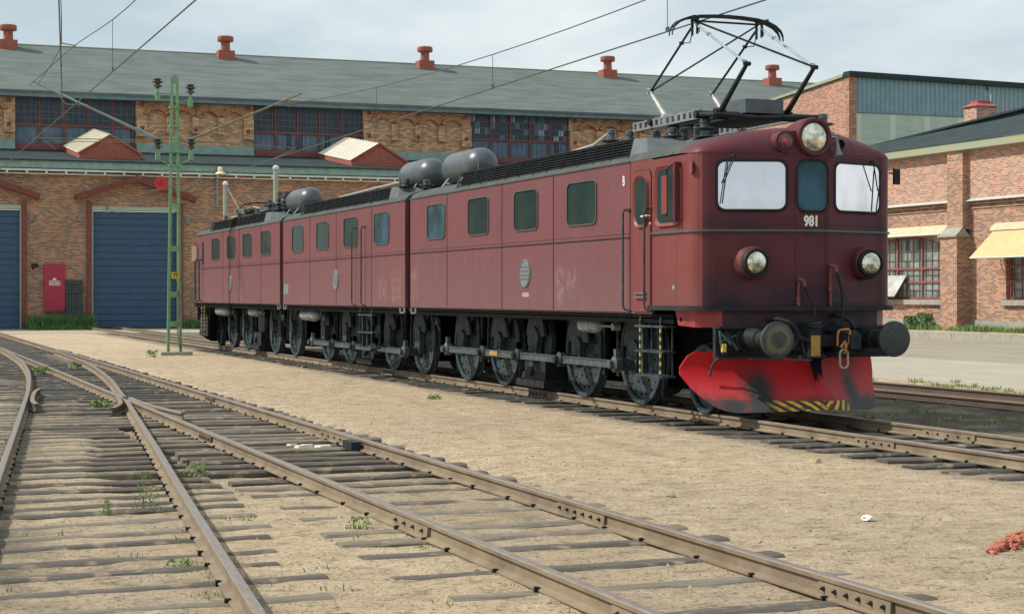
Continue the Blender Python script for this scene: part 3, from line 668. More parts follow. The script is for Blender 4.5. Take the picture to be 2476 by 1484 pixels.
# ------------------------------------------------------------------ the locomotive
YC = 12.23; HW = 1.55; YN = YC - HW; YF = YC + HW
LO = thing('locomotive', (-40, YC, .15), 'long red three-section electric locomotive with a raised pantograph and a red snow plough', 'locomotive')
G1, G2 = (-34.56, -34.19), (-45.94, -45.56)
XFR, XRR = -21.1, -59.0
def outline(front=True):
    """plan of the front section wall, from the gap round the nose and back"""
    pts = [(G1[1], YN), (-22.6, YN)]
    r = .30
    for i in range(7):
        a = R(-90 + 90 * i / 6); pts.append((XFR - r + r * math.cos(a), YN + r + r * math.sin(a)))
    pts += [(-20.775, 11.97), (-20.77, 12.23)]
    return pts + [(x, 2 * YC - y) for (x, y) in pts[:-1][::-1]]
OUT = outline()
def wall_loop(pts, z0, z1):
    mb = MB(); n = len(pts)
    mb.add([(x, y, z0) for x, y in pts] + [(x, y, z1) for x, y in pts], [(i, i + 1, n + i + 1, n + i) for i in range(n - 1)])
    return mb
def roofz(y):
    d = abs(y - YC); P_ = [(0, 4.155), (.3, 4.148), (.6, 4.118), (.9, 4.07), (1.2, 4.005), (1.40, 3.945), (1.50, 3.885), (1.55, 3.80)]
    for (a, b), (c_, e) in zip(P_, P_[1:]):
        if d <= c_: return b + (e - b) * (d - a) / (c_ - a)
    return 3.80
YS_ = [YC - HW + 3.1 * i / 30 for i in range(31)]; YS_ = [YN, YN + .025, YN + .06] + YS_[1:-1] + [YF - .06, YF - .025, YF]
def xfront(y):
    for (a, b), (c_, e) in zip(OUT, OUT[1:]):
        if a > -23 and c_ > -23 and min(b, e) - 1e-6 <= y <= max(b, e) + 1e-6 and abs(e - b) > 1e-6: return a + (c_ - a) * (y - b) / (e - b)
    return XFR - .3
ZD = 3.775
def dome(y, s_):
    k_ = min(s_ / .42, 1.); return ZD + (roofz(y) - ZD) * math.sqrt(max(0, 1 - (1 - k_) ** 2))
# bodies
b = wall_loop([p for p in OUT if p[0] < -22.5 and p[1] < YC], 1.57, 3.80); b.f = b.f; 
b = MB(); b.box(G1[1], -23.35, YN, YF, 1.57, 3.80)
def seams(b, xs, x0, x1, zb=2.685):
    for x in xs: b.box(x - .013, x + .013, YN - .004, YN + .02, 1.60, 3.79, 1)
    b.box(x0 + .01, x1 - .01, YN - .005, YN + .02, zb - .011, zb + .011, 1)
    b.box(x0 + .01, x1 - .01, YN - .003, YN + .02, 1.575, 1.592, 1)
    b.box(x0 + .01, x1 - .01, YN - .002, YN + .02, zb + .055, zb + .062, 1)
seams(b, (-31.82, -28.78, -26.36), G1[1], -23.35)
part_label(b.build('body', [M['loco_side'], M['seam']], LO), 'faded red front section body')
b = MB(); b.box(G2[1], G1[0], YN, YF, 1.57, 3.80); seams(b, (-42.62, -40.08, -37.05), G2[1], G1[0])
part_label(b.build('body', [M['loco_side'], M['seam']], LO), 'faded red middle section body')
b = MB(); b.box(-57.3, G2[0], YN, YF, 1.57, 3.80); b.box(-58.05, -57.299, YN + .02, YF - .02, 1.58, 3.79); b.box(-58.4, -58.048, YN + .35, YF - .35, 1.6, 3.78); seams(b, (-53.66, -51.23, -48.27), -57.3, G2[0])
part_label(b.build('body', [M['loco_side'], M['seam']], LO), 'faded red rear section body')
# cab side and front wall
cs = [p for p in OUT if p[0] > -22.61]
b = wall_loop(cs, 1.66, ZD); b.box(-23.3505, -22.60, YN + .004, YN + .05, 1.57, 3.80); b.box(-23.3505, -22.60, YF - .05, YF - .004, 1.57, 3.80); b.box(-22.61, -21.6, YN + .001, YN + .03, 3.70, ZD + .0)
n_ = len(cs)
half = MB()
cabi = [i for i, p in enumerate(cs)]
fr = [(i) for i in range(n_ - 1)]
b2 = MB()
for i in range(n_ - 1):
    p, q = cs[i], cs[i + 1]; mid = ((p[0] + q[0]) / 2, (p[1] + q[1]) / 2)
    front_face = mid[0] > -21.17
    b2.add([(p[0], p[1], 1.66), (q[0], q[1], 1.66), (q[0], q[1], ZD), (p[0], p[1], ZD)], [(0, 1, 2, 3)], 1 if front_face else 0)
b2.box(-23.3505, -22.60, YN + .006, YN + .05, 1.57, 3.80); b2.box(-23.3505, -22.60, YF - .05, YF - .006, 1.57, 3.80)
# weld strips of the front plates and rivet rows
for y in (11.99, 12.47): b2.box(-20.80, -20.766, y - .025, y + .025, 1.70, 3.74, 1)
def rivet(b, p, d, r=.009, mi=0): b.lathe(p, d, [(0, r), (.005, r * .8), (.008, r * .3)], 6, mi)
for i in range(26):
    z = 1.78 + i * .035 * 1.0
    rivet(b2, (-21.80, YN, 1.80 + i * .034), (0, -1, 0))
for i in range(26): rivet(b2, (-22.55, YN, 1.74 + i * .078), (0, -1, 0))
for (ya, yb, nn) in ((11.05, 11.97, 22), (12.5, 13.42, 22)):
    for i in range(nn):
        y = ya + (yb - ya) * i / (nn - 1); xq = xfront(y); rivet(b2, (xq, y, 2.80), (1, -.17 if y < YC else .17, 0), .009, 1); rivet(b2, (xq, y, 3.735), (1, 0, 0), .009, 1); rivet(b2, (xq, y, 1.72), (1, 0, 0), .009, 1)
for (yy, nn) in ((11.02, 34), (11.985, 34), (12.475, 34), (13.44, 34)):
    for i in range(nn): rivet(b2, (xfront(yy) + (.007 if 11.9 < yy < 12.5 else 0), yy, 1.74 + i * .058), (1, 0, 0), .008, 1)
part_label(b2.build('cab', [M['loco_cab'], M['loco_front']], LO), 'red cab walls, soot-darkened on the front')
# roofs
rb = MB()
rb.sheet([[(x, y, roofz(y)) for y in YS_] for x in (G1[1] - .02, -30, -26, -21.9)])
s_rows = [.80, .62, .5, .42]
rb.sheet([[((-21.9 if s_ == .80 else xfront(y) - s_), y, roofz(y)) for y in YS_] for s_ in s_rows])
part_label(rb.build('roof', M['roof_grey'], LO), 'grey roof of the front section')
rb = MB(); ss = [.42, .33, .25, .18, .12, .07, .035, .012, 0.]
rb.sheet([[(xfront(y) - s_, y, max(ZD, dome(y, s_)) if YN + .2 < y < YF - .2 else ZD + (roofz(y) - ZD) * math.sqrt(max(0, 1 - (1 - min(1, s_ / .42)) ** 2))) for y in YS_] for s_ in ss])
rb.sheet([[(x, y, z) for z in (3.770, 3.788)] for x, y in [(p[0] + .006, p[1]) for p in cs if p[0] > -21.5]])
part_label(rb.build('roof_dome', M['loco_front'], LO), 'dark red domed roof front above the windscreens')
for (a, c_, lb) in ((G2[1], G1[0], 'grey roof of the middle section'), (-58.2, G2[0], 'grey roof of the rear section')):
    rb = MB(); rb.sheet([[(x, y, roofz(y)) for y in YS_] for x in (a - .02, (a + c_) / 2, c_ + .02)])
    rows = [(c_ + .02, y, roofz(y)) for y in YS_]; rb.add(rows + [(c_ + .02, y, 3.78) for y in YS_], [(i, i + 1, len(YS_) + i + 1, len(YS_) + i) for i in range(len(YS_) - 1)])
    part_label(rb.build('roof', M['roof_grey'], LO), lb)
for (a, c_) in (G1, G2):
    rb = MB(); pr = [(YN + .06, 1.5)] + [(y, roofz(y) - .07) for y in YS_ if YN + .06 < y < YF - .06] + [(YF - .06, 1.5)]
    rb.prism([(a - .05, y, z) for y, z in pr], (c_ - a + .1, 0, 0)); rb.build('gangway_bellows', M['deep'], LO)
# drip rails along the roof edge
for (a, c_) in ((G1[1], -23.35), (G2[1], G1[0]), (-58.0, G2[0])):
    MB().box(a, c_, YN - .018, YN + .03, 3.795, 3.812).build('drip_rail', M['roof_grey'], LO)
# belt rail and floor ledge round the cab
def ledge(z0, z1, outw, mat, name):
    mb = MB(); pts = [(x, y) for x, y in cs]
    nrm = []
    for i, p in enumerate(pts):
        a = pts[max(i - 1, 0)]; c_ = pts[min(i + 1, len(pts) - 1)]; d = Vector((c_[0] - a[0], c_[1] - a[1])).normalized(); nrm.append((d.y, -d.x))
    rows = [[(p[0] + n[0] * o, p[1] + n[1] * o, z) for (o, z) in ((-.02, z0), (outw, z0), (outw, z1), (-.02, z1))] for p, n in zip(pts, nrm)]
    mb.sheet(rows); mb.add(rows[0], [(0, 1, 2, 3)]); mb.add(rows[-1], [(3, 2, 1, 0)])
    return mb.build(name, mat, LO)
ledge(2.705, 2.735, .028, M['tank'], 'belt_rail'); ledge(1.628, 1.692, .075, M['black'], 'floor_ledge')

def side_window(x0, x1, z0, z1, r=.11, pane=None, rim=None, depth=.020, rw=.027):
    cx, cz = (x0 + x1) / 2, (z0 + z1) / 2; w_, h_ = x1 - x0, z1 - z0
    o = rrect(cx, cz, w_, h_, r); i_ = rrect(cx, cz, w_ - 2 * rw, h_ - 2 * rw, r - rw * .7); n = len(o); mb = MB()
    vs = [(x, YN + .002, z) for x, z in o] + [(x, YN - depth, z) for x, z in rrect(cx, cz, w_ - .012, h_ - .012, r)] + [(x, YN - depth, z) for x, z in i_] + [(x, YN - .001, z) for x, z in i_]
    mb.add(vs, [(k_ * n + j, k_ * n + (j + 1) % n, (k_ + 1) * n + (j + 1) % n, (k_ + 1) * n + j) for k_ in range(3) for j in range(n)])
    f = mb.build('side_window', rim or M['chrome'], LO)
    MB().prism([(x, YN - .004, z) for x, z in rrect(cx, cz, w_ - 1.9 * rw, h_ - 1.9 * rw, r - rw * .7)], (0, .003, 0)).build('pane', pane or M['glass_dark'], f)
    return f
for (a, c_) in ((-33.05, -31.92), (-30.58, -29.44), (-28.16, -27.03), (-25.77, -24.57), (-44.5, -43.3), (-41.93, -40.78), (-39.38, -38.18), (-36.84, -35.69), (-55.43, -54.2), (-53.02, -51.89), (-50.67, -49.48), (-48.25, -47.06)):
    side_window(a, c_, 2.925, 3.635, .12, M['glass_mid'] if a in (-33.05, -36.84) else M['glass_dark'])
# cab door with window
dm = MB(); dm.prism([(x, YN + .001, z) for x, z in rrect(-22.945, 2.62, .64, 2.04, .10)], (0, -.010, 0))
dr_ = dm.build('cab_door', M['loco_cab'], LO)
mb = MB(); o = rrect(-22.945, 2.62, .66, 2.06, .11); i_ = rrect(-22.945, 2.62, .64, 2.04, .10); n = len(o)
mb.add([(x, YN - .003, z) for x, z in o] + [(x, YN - .003, z) for x, z in i_], [(j, (j + 1) % n, n + (j + 1) % n, n + j) for j in range(n)]); mb.build('door_seal', M['seam'], dr_)
o = rrect(-22.93, 3.195, .50, .78, .2); i_ = rrect(-22.93, 3.195, .40, .68, .16); n = len(o); mb = MB()
mb.add([(x, YN - .008, z) for x, z in o] + [(x, YN - .045, z) for x, z in rrect(-22.93, 3.195, .47, .75, .19)] + [(x, YN - .02, z) for x, z in i_], [(k_ * n + j, k_ * n + (j + 1) % n, (k_ + 1) * n + (j + 1) % n, (k_ + 1) * n + j) for k_ in range(2) for j in range(n)])
mb.build('door_window', M['loco_cab'], dr_); MB().prism([(x, YN - .022, z) for x, z in rrect(-22.93, 3.195, .40, .68, .16)], (0, .003, 0)).build('pane', M['glass_dark'], dr_)
mb = MB(); mb.tube([(-22.64, YN - .01, 2.98), (-22.64, YN - .07, 2.98), (-22.80, YN - .08, 2.97)], .014, 6); mb.lathe((-22.64, YN, 2.87), (0, -1, 0), [(0, .022), (.02, .022)], 10); mb.build('door_handle', M['white'], dr_)
mb = MB(); mb.box(-23.13, -22.76, YN - .035, YN - .008, 1.86, 1.875); mb.box(-23.13, -22.76, YN - .05, YN - .008, 1.80, 1.812); mb.build('kick_step', M['grey_pale'], dr_)
# cab side window with rolled-in reveal and the mirror on its bracket
o = rrect(-22.05, 3.235, .86, .88, .16); i_ = rrect(-22.05, 3.235, .74, .76, .13); n = len(o); mb = MB()
mb.add([(x, YN - .001, z) for x, z in o] + [(x, YN - .032, z) for x, z in rrect(-22.05, 3.235, .83, .85, .155)] + [(x, YN - .006, z) for x, z in i_], [(k_ * n + j, k_ * n + (j + 1) % n, (k_ + 1) * n + (j + 1) % n, (k_ + 1) * n + j) for k_ in range(2) for j in range(n)])
cw = mb.build('cab_window', M['loco_cab'], LO); MB().prism([(x, YN - .007, z) for x, z in rrect(-22.05, 3.235, .74, .76, .13)], (0, .003, 0)).build('pane', M['glass_dark'], cw)
mb = MB(); mb.tube([(-21.68, YN, 3.66), (-21.73, YN - .10, 3.65), (-21.85, YN - .13, 3.58), (-21.86, YN - .13, 3.25), (-21.86, YN - .13, 2.93), (-21.80, YN - .12, 2.89), (-21.68, YN, 2.88)], .013, 6)
mi_ = mb.build('mirror', M['black'], LO); mb = MB(); mb.box(-21.95, -21.78, YN - .165, YN - .14, 2.97, 3.50); mb.build('mirror_back', M['loco_cab'], mi_)
MB().box(-21.72, -21.655, YN - .10, YN + .002, 2.86, 3.68).build('wind_deflector', M['loco_front'], cw)
MB().prism([(x, YN + .001, z) for x, z in rrect(-21.33, 3.585, .085, .17, .035)], (.02, -.03, 0)).build('vent_cap', M['brown_red'], LO)
mb = MB(); mb.box(-58.12, -58.0, YN - .16, YN - .02, 2.92, 3.5); mi2 = mb.build('mirror', M['orange'], LO); MB().box(-57.998, -57.99, YN - .15, YN - .03, 2.96, 3.46).build('mirror_glass', M['white'], mi2)
mb = MB(); mb.prism([(x, YN + .001, z) for x, z in rrect(-57.0, 3.2, .34, .75, .1)], (0, -.012, 0)); mb.build('door_window', M['glass_dark'], LO)
# handrails, letter, decal, plates
def handrail(x, z0, z1, off=.085, r=.017):
    mb = MB(); mb.tube([(x + .05, YN, z1 - .01), (x + .03, YN - off * .7, z1), (x, YN - off, z1 - .05), (x, YN - off, z0 + .06), (x + .02, YN - off * .8, z0 + .01), (x + .09, YN, z0 - .01)], r, 7); mb.lathe((x + .05, YN, z1 - .01), (0, -1, 0), [(0, .035), (.02, .03)], 8)
    return mb.build('handrail', M['iron'], LO)
for x in (-23.42, -22.68): handrail(x, 1.62, 3.10)
for x in (-38.40, -37.62): handrail(x, 1.61, 3.37)
for x in (-57.85, -57.15): handrail(x, 1.65, 3.0, .1, .026)
def lettering(txt, size, pos, mat, name, parent, face='-Y', bold=.012, xs=.85, d=.003):
    vs, fs = text_mesh(txt, size, d, bold, xs); mb = MB()
    if face == '-Y': mb.add([(pos[0] + v[0], pos[1] - v[2], pos[2] + v[1]) for v in vs], fs)
    else: mb.add([(pos[0] + v[2], pos[1] + v[0], pos[2] + v[1]) for v in vs], fs)
    return mb.build(name, mat, parent, sharp=0)
lettering('B', .205, (-23.56, YN - .008, 3.525), M['white'], 'section_letter', LO, '-Y', .003, .72)
lettering('981', .195, (-20.768, 12.215, 2.845), M['white'], 'number', LO, '+X', .008, .80)
MB().lathe((-21.90, YN, 1.95), (0, -1, 0), [(0, .033), (.003, .033)], 14).build('green_decal', M['green_dot'], LO)
for (x, z) in ((-27.63, 2.21), (-40.1, 2.20), (-52.5, 2.195)):
    mb = MB(); n = 28; o = [(x + .25 * math.cos(2 * math.pi * i / n), z + .24 * math.sin(2 * math.pi * i / n)) for i in range(n)]
    mb.prism([(a, YN + .002, b_) for a, b_ in o], (0, -.018, 0)); mb.tube([(x + (a - x) * .90, YN - .018, z + (b_ - z) * .90) for a, b_ in o], .008, 5, closed=True)
    for zz in (-.10, -.03, .04, .11):
        hw_ = .17 * math.sqrt(max(.05, 1 - (zz / .2) ** 2)); u = -hw_
        while u < hw_: mb.box(x + u, x + u + .024, YN - .024, YN - .015, z + zz - .014, z + zz + .014); u += .042
    mb.build('maker_plate', M['plate'], LO)
MB().box(-45.48, -44.95, YN - .003, YN + .002, 1.86, 2.12).build('primer_patch', M['plate'], LO)
MB().prism([(x, YN + .001, z) for x, z in rrect(-27.62, 1.845, .32, .075, .03)], (0, -.0025, 0)).build('faded_patch', mk('pink_scrape', (.48, .26, .25), (.36, .2, .19), 20, .8), LO)

# windscreens
def windscreen(y0, y1, z0, z1, r, pane, name='windscreen', tiltpane=True):
    cy, cz = (y0 + y1) / 2, (z0 + z1) / 2; w_, h_ = y1 - y0, z1 - z0
    def X(y, off): return (xfront(min(max(y, y0), y1)) if False else (xfront(y0) + (xfront(y1) - xfront(y0)) * (y - y0) / (y1 - y0))) + off
    n = 24; o = rrect(cy, cz, w_ + .09, h_ + .09, r + .04); m_ = rrect(cy, cz, w_ + .04, h_ + .04, r + .02); i_ = rrect(cy, cz, w_, h_, r); mb = MB()
    mb.add([(X(y, -.002), y, z) for y, z in o] + [(X(y, .018), y, z) for y, z in m_] + [(X(y, .016), y, z) for y, z in i_] + [(X(y, .004), y, z) for y, z in i_], [(k_ * n + j, k_ * n + (j + 1) % n, (k_ + 1) * n + (j + 1) % n, (k_ + 1) * n + j) for k_ in range(3) for j in range(n)])
    f = mb.build(name, M['rubber'], LO)
    mb = MB(); mb.prism([(X(y, .006), y, z) for y, z in rrect(cy, cz, w_ + .004, h_ + .004, r)], (-.004, 0, 0)); mb.build('pane', pane, f)
    # riveted surround
    mb = MB(); q = rrect(cy, cz, w_ + .13, h_ + .13, r + .06, 4)
    for k_ in range(len(q)):
        a = q[k_]; c_ = q[(k_ + 1) % len(q)]; d = math.hypot(c_[0] - a[0], c_[1] - a[1]); m2 = max(1, int(d / .05))
        for j in range(m2):
            y = a[0] + (c_[0] - a[0]) * j / m2; z = a[1] + (c_[1] - a[1]) * j / m2
            rivet(mb, (X(y, 0.004), y, z), (1, 0, 0), .007)
    mb.build('rivet_row', M['loco_front'], f); return f
windscreen(10.955, 11.835, 3.01, 3.65, .10, M['glass_mirror']); windscreen(12.625, 13.505, 3.01, 3.65, .10, M['glass_mirror']); windscreen(12.0, 12.46, 3.0, 3.66, .12, M['glass_mid'])
def wiper(p0, p1, thin=.010):
    p0, p1 = Vector(p0), Vector(p1); mb = MB(); mb.tube([p0, p0 + Vector((.05, 0, -.02)), p1 + Vector((.03, 0, .0))], .009, 6); d = (p1 - p0)
    mb.lathe(p0 - Vector((.01, 0, 0)), (1, 0, 0), [(0, .025), (.05, .022)], 8); q = Vector((.022, .10, 0)); mb.bar(p1 + Vector((.02, .07, .30)), p1 + Vector((.02, -.02, -.28)), .012, .016)
    return mb.build('wiper', M['black'], LO)
wiper((-21.0, 11.13, 3.72), (-21.02, 10.99, 3.36)); wiper((-20.98, 13.30, 3.70), (-21.04, 13.42, 3.30))
# lamps
def headlight(y, z):
    x = xfront(y); mb = MB(); mb.lathe((x - .16, y, z), (1, 0, 0), [(0, .235), (.25, .225), (.33, .215), (.345, .20)], 28)
    h = mb.build('headlight', M['lamp_paint'], LO)
    MB().lathe((x + .17, y, z), (1, 0, 0), [(0, .20), (.06, .198), (.075, .188), (.08, .165), (.06, .160)], 28, cap=False).build('rim', M['black'], h)
    mb = MB(); mb.lathe((x + .215, y, z), (1, 0, 0), [(0, .165), (.035, .14), (.058, .09), (.066, .0)], 28); mb.build('lens', M['lens'], h); return h
headlight(11.36, 2.28); headlight(13.16, 2.28)
x0 = -20.80
mb = MB(); mb.lathe((x0 - .55, 12.24, 3.995), (1, 0, 0), [(0, .10), (.10, .22), (.35, .268), (.585, .272), (.60, .262)], 30)
tl = mb.build('top_headlight', M['loco_front'], LO)
MB().lathe((x0 + .055, 12.24, 3.995), (1, 0, 0), [(0, .262), (.035, .260), (.045, .245), (.035, .212), (.0, .208)], 30, cap=False).build('rim', M['loco_front'], tl)
MB().lathe((x0 + .06, 12.24, 3.995), (1, 0, 0), [(0, .210), (.02, .19), (.04, .13), (.05, 0)], 30).build('lens', M['lens'], tl)
mb = MB(); mb.prism([(x0 - .25, y, z) for y, z in [(11.82 + .145 * math.cos(R(q)), 3.925 + .145 * math.sin(R(q))) for q in range(100, 271, 17)] + [(12.50, 3.715), (12.545, 3.76), (12.50, 3.97), (12.2, 4.1), (11.9, 4.07)]], (.27, 0, 0)); mb.build('lamp_fairing', M['loco_front'], tl)
mb = MB(); mb.lathe((x0 - .25, 11.82, 3.925), (1, 0, 0), [(0, .115), (.29, .115), (.30, .10)], 20); rl = mb.build('tail_lamp', M['lamp_paint'], LO)
MB().lathe((x0 + .045, 11.82, 3.925), (1, 0, 0), [(0, .095), (.02, .08), (.03, .04), (.032, 0)], 20).build('lens', glass('dark_red_tail_lens', (.09, .03, .05), .1, 0, .8, (.05, .03, .06)), rl)
MB().lathe((x0 + .064, 11.79, 3.93), (1, 0, 0), [(0, .04), (.012, .03), (.016, 0)], 12).build('bulb', M['redlens'], rl)
mb = MB(); mb.lathe((x0 + .05, 12.60, 3.97), (.25, 0, -1), [(0, .022), (.10, .026), (.18, .04), (.235, .058)], 14, cap=False); mb.tube([(x0 - .2, 12.60, 4.0), (x0 + .04, 12.60, 4.0), (x0 + .05, 12.60, 3.95)], .02, 6); mb.build('horn', M['grey_pale'], LO)
MB().lathe((x0 - .11, 12.72, 3.92), (1, 0, 0), [(0, .07), (.07, .07), (.071, .055), (.02, .05)], 14).build('vent_cap', M['seam'], LO)
mb = MB(); mb.bar((-21.3, YF + .01, 3.58), (-21.3, YF + .14, 3.58), .02, .02); mb.box(-21.34, -21.30, YF + .10, YF + .20, 3.42, 3.64); mb.build('mirror', M['black'], LO)

# front end below the floor ledge
mb = MB(); fz = [(x + (.0), y) for x, y in [( -21.95, YN + .05), (-21.35, YN + .06), (-21.07, YN + .33), (-20.84, 11.97), (-20.83, 12.23), (-20.84, 12.49), (-21.07, YF - .33), (-21.35, YF - .06), (-21.95, YF - .05)]]
zb = [1.42, 1.40, 1.40, 1.40, 1.40, 1.40, 1.40, 1.40, 1.42]
rows = [[(p[0] + (.10 if i in (0, 8) else 0), p[1], b_), (p[0], p[1], 1.63)] for i, (p, b_) in enumerate(zip(fz, zb))]
mb.sheet(rows); mb.sheet([[(q[0][0] - .02, q[0][1] + (.015 if q[0][1] < YC else -.015), q[0][2]), (q[1][0] - .02, q[1][1] + (.015 if q[0][1] < YC else -.015), q[1][2])] for q in rows])
mb.m = [0] * len(mb.f)
for k_, f_ in enumerate(mb.f):
    if sum(mb.v[i][0] for i in f_) / len(f_) > -21.05: mb.m[k_] = 1
ap = mb.build('apron', [M['apron'], M['loco_front']], LO)
MB().lathe((-21.77, YN + .047, 1.50), (0, -1, 0), [(0, .028), (.006, .026)], 12).build('apron_hole', M['deep'], ap)
mb = MB(); mb.box(-21.06, -20.98, 10.86, 13.60, .98, 1.415); mb.box(-21.2, -20.93, 10.98, 11.01, .98, 1.40); mb.box(-20.985, -20.86, 11.75, 12.75, .98, 1.40); mb.box(-20.97, -20.9, 10.86, 13.60, .985, 1.01); mb.box(-20.97, -20.88, 10.86, 13.6, 1.39, 1.42); beam = mb.build('buffer_beam', M['black'], LO)
mb = MB()
for y in (11.03, 12.0, 12.5, 13.45):
    for z in (1.08, 1.2, 1.32): rivet(mb, (-20.98, y, z), (1, 0, 0), .018)
mb.build('rivet_row', M['black'], beam)
MB().box(-21.10, -20.965, 10.985, 11.02, 1.0, 1.40).build('beam_bracket', M['brown_red'], beam)
def buffer(y, z=1.25):
    mb = MB(); mb.lathe((-20.99, y, z), (1, 0, 0), [(0, .19), (.04, .19), (.05, .15), (.42, .135), (.43, .115), (.80, .11)], 26); b = mb.build('buffer', M['black'], LO)
    mb = MB(); mb.lathe((-20.20, y, z), (1, 0, 0), [(0, .13), (.02, .235), (.05, .245), (.075, .24), (.092, .15), (.097, 0)], 36); mb.build('buffer_plate', M['buf'], b); return b
tb = MT('greasy_buffer_face'); x_, y_, z_ = tb.sep()
def dist(yc, zc): return tb.math('SQRT', tb.math('ADD', tb.math('POWER', tb.math('ABSOLUTE', tb.math('SUBTRACT', y_, yc)), 2.), tb.math('POWER', tb.math('ABSOLUTE', tb.math('SUBTRACT', z_, zc)), 2.)))
dd = tb.math('ADD', dist(11.335, 1.25), tb.math('MULTIPLY', tb.math('SUBTRACT', tb.noise(14, 4), .5), .10))
c = tb.mix(tb.math('MULTIPLY', tb.rng(dd, .10, .135, 0, 1), tb.rng(dd, .21, .16, 0, .75)), tb.ramp(tb.noise(20, 4), [(.35, (.028, .036, .036)), (.7, (.06, .068, .062))]), (.15, .135, .075))
c = tb.mix(tb.math('MULTIPLY', tb.rng(tb.noise(30, 4), .60, .72, 0, .5), 1.), c, (.16, .13, .06))
M['buf'] = tb.done(c, .5, .2)
buffer(11.335); buffer(13.125)
# rear buffers
for y in (11.335, 13.125):
    mb = MB(); mb.lathe((-59.0, y, 1.25), (-1, 0, 0), [(0, .15), (.42, .13), (.8, .11), (.82, .24), (.88, .24)], 20); mb.build('buffer', M['black'], LO)
mb = MB(); mb.box(-59.0, -58.9, 10.86, 13.6, .98, 1.5); mb.build('buffer_beam', M['black'], LO)
# coupling: drawgear box with hook, shackle and chain link
mb = MB(); mb.box(-20.90, -20.42, 11.98, 12.16, 1.00, 1.40); mb.box(-20.90, -20.40, 12.48, 12.66, 1.06, 1.36)
mb.hexa([(-20.45, 12.46, 1.10), (-20.22, 12.50, 1.12), (-20.22, 12.66, 1.12), (-20.45, 12.72, 1.10), (-20.45, 12.46, 1.37), (-20.22, 12.50, 1.30), (-20.22, 12.66, 1.30), (-20.45, 12.72, 1.37)])
mb.box(-20.80, -20.36, 11.985, 12.15, 1.405, 1.43); mb.box(-20.85, -20.6, 12.16, 12.48, 1.14, 1.30); mb.tube([(-20.62, 11.85, 1.30), (-20.5, 11.9, 1.27), (-20.42, 12.0, 1.22)], .03, 7); mb.tube([(-20.7, 11.95, 1.12), (-20.55, 12.1, 1.05), (-20.5, 12.2, 1.02)], .035, 7); mb.box(-20.86, -20.5, 11.9, 12.3, .985, 1.03)
cp = mb.build('drawgear', M['black'], LO)
MB().box(-20.418, -20.408, 12.00, 12.14, 1.02, 1.30).build('worn_face', M['ochre'], cp)
mb = MB(); mb.tube([(-20.30, 12.34, 1.16), (-20.28, 12.33, 1.30), (-20.28, 12.345, 1.36), (-20.27, 12.37, 1.375), (-20.26, 12.49, 1.385), (-20.26, 12.51, 1.36), (-20.27, 12.50, 1.22), (-20.28, 12.47, 1.16)], .015, 7); mb.tube([(-20.28, 12.38, 1.14), (-20.26, 12.43, 1.22), (-20.28, 12.47, 1.14)], .022, 7); mb.build('shackle', M['orange'], cp)
def link(c_, ry, rz, r, mat, ax='Y'):
    n = 20; pts = []
    for i in range(n):
        a = 2 * math.pi * i / n; u = math.cos(a) * ry; v = (math.sin(a) * ry + (rz - ry if math.sin(a) > 0 else ry - rz))
        pts.append((c_[0] + (u if ax == 'X' else 0), c_[1] + (u if ax == 'Y' else 0), c_[2] + v))
    return MB().tube(pts, r, 8, closed=True).build('chain_link', mat, cp)
link((-20.27, 12.425, 1.13), .04, .07, .014, M['orange'], 'X'); link((-20.27, 12.42, .985), .062, .125, .016, mk('worn_link_steel', (.30, .25, .20), (.42, .38, .33), 18, .5, .4))
# air pipes and hoses on the nose
def pipe(y, zt, bend):
    x = xfront(y) + .04; mb = MB(); mb.tube([(x - .06, y, zt - .02), (x + .03, y - .01, zt), (x + .09, y + .03, zt - .03), (x + .09, y + .035, zt - .10)], .028, 8); p_ = mb.build('brake_pipe', M['brown_red'], LO)
    mb = MB(); mb.tube([(x, y, zt - .03), (x + .005, y - .012, zt - .15), (x, y - .01, zt - .28), (x, y, 1.62)], .020, 8); mb.lathe((x, y - .01, zt - .36), (0, 0, 1), [(0, .03), (.03, .034), (.05, .026), (.08, .034), (.11, .03)], 8); mb.build('tap', M['brown_red'], p_)
    h = MB(); h.tube([(x + .09, y + .035, zt - .08)] + [(x + .09 + b[0], y + b[1], b[2]) for b in bend], .023, 8); h.build('hose', M['rubber'], p_)
pipe(12.00, 2.06, [(.02, .06, 1.90), (.04, .13, 1.75), (.06, .16, 1.62), (.05, .13, 1.50), (.02, .06, 1.47), (0, 0, 1.49)])
pipe(12.50, 2.25, [(.02, .05, 2.10), (.04, .10, 1.9), (.04, .11, 1.7), (.03, .10, 1.45)])
def hose2(pts): MB().tube(pts, .030, 8).build('hose', M['rubber'], LO)
hose2([(-20.9, 11.62, 1.50), (-20.66, 11.64, 1.52), (-20.55, 11.74, 1.48), (-20.52, 11.84, 1.38), (-20.55, 11.88, 1.22), (-20.62, 11.86, 1.10)])
hose2([(-20.86, 12.55, 1.55), (-20.74, 12.62, 1.56), (-20.66, 12.74, 1.50), (-20.64, 12.82, 1.38)])
mb = MB(); mb.tube([(-20.82, 12.05, 1.47), (-20.7, 12.15, 1.44), (-20.66, 12.3, 1.46)], .025, 7); mb.lathe((-20.8, 12.1, 1.45), (0, 1, 0), [(0, .03), (.1, .035), (.12, .02)], 8); mb.lathe((-20.8, 12.6, 1.45), (0, 1, 0), [(0, .03), (.1, .035), (.12, .02)], 8); mb.build('hose_coupling', M['iron'], LO)
mb = MB()
for (a, b_) in (((-20.95, 10.93, 1.34), (-20.80, 11.0, 1.18)), ((-20.93, 11.0, 1.33), (-20.83, 11.12, 1.10)), ((-20.9, 10.88, 1.2), (-20.86, 11.1, 1.3))): mb.bar(a, b_, .03, .03)
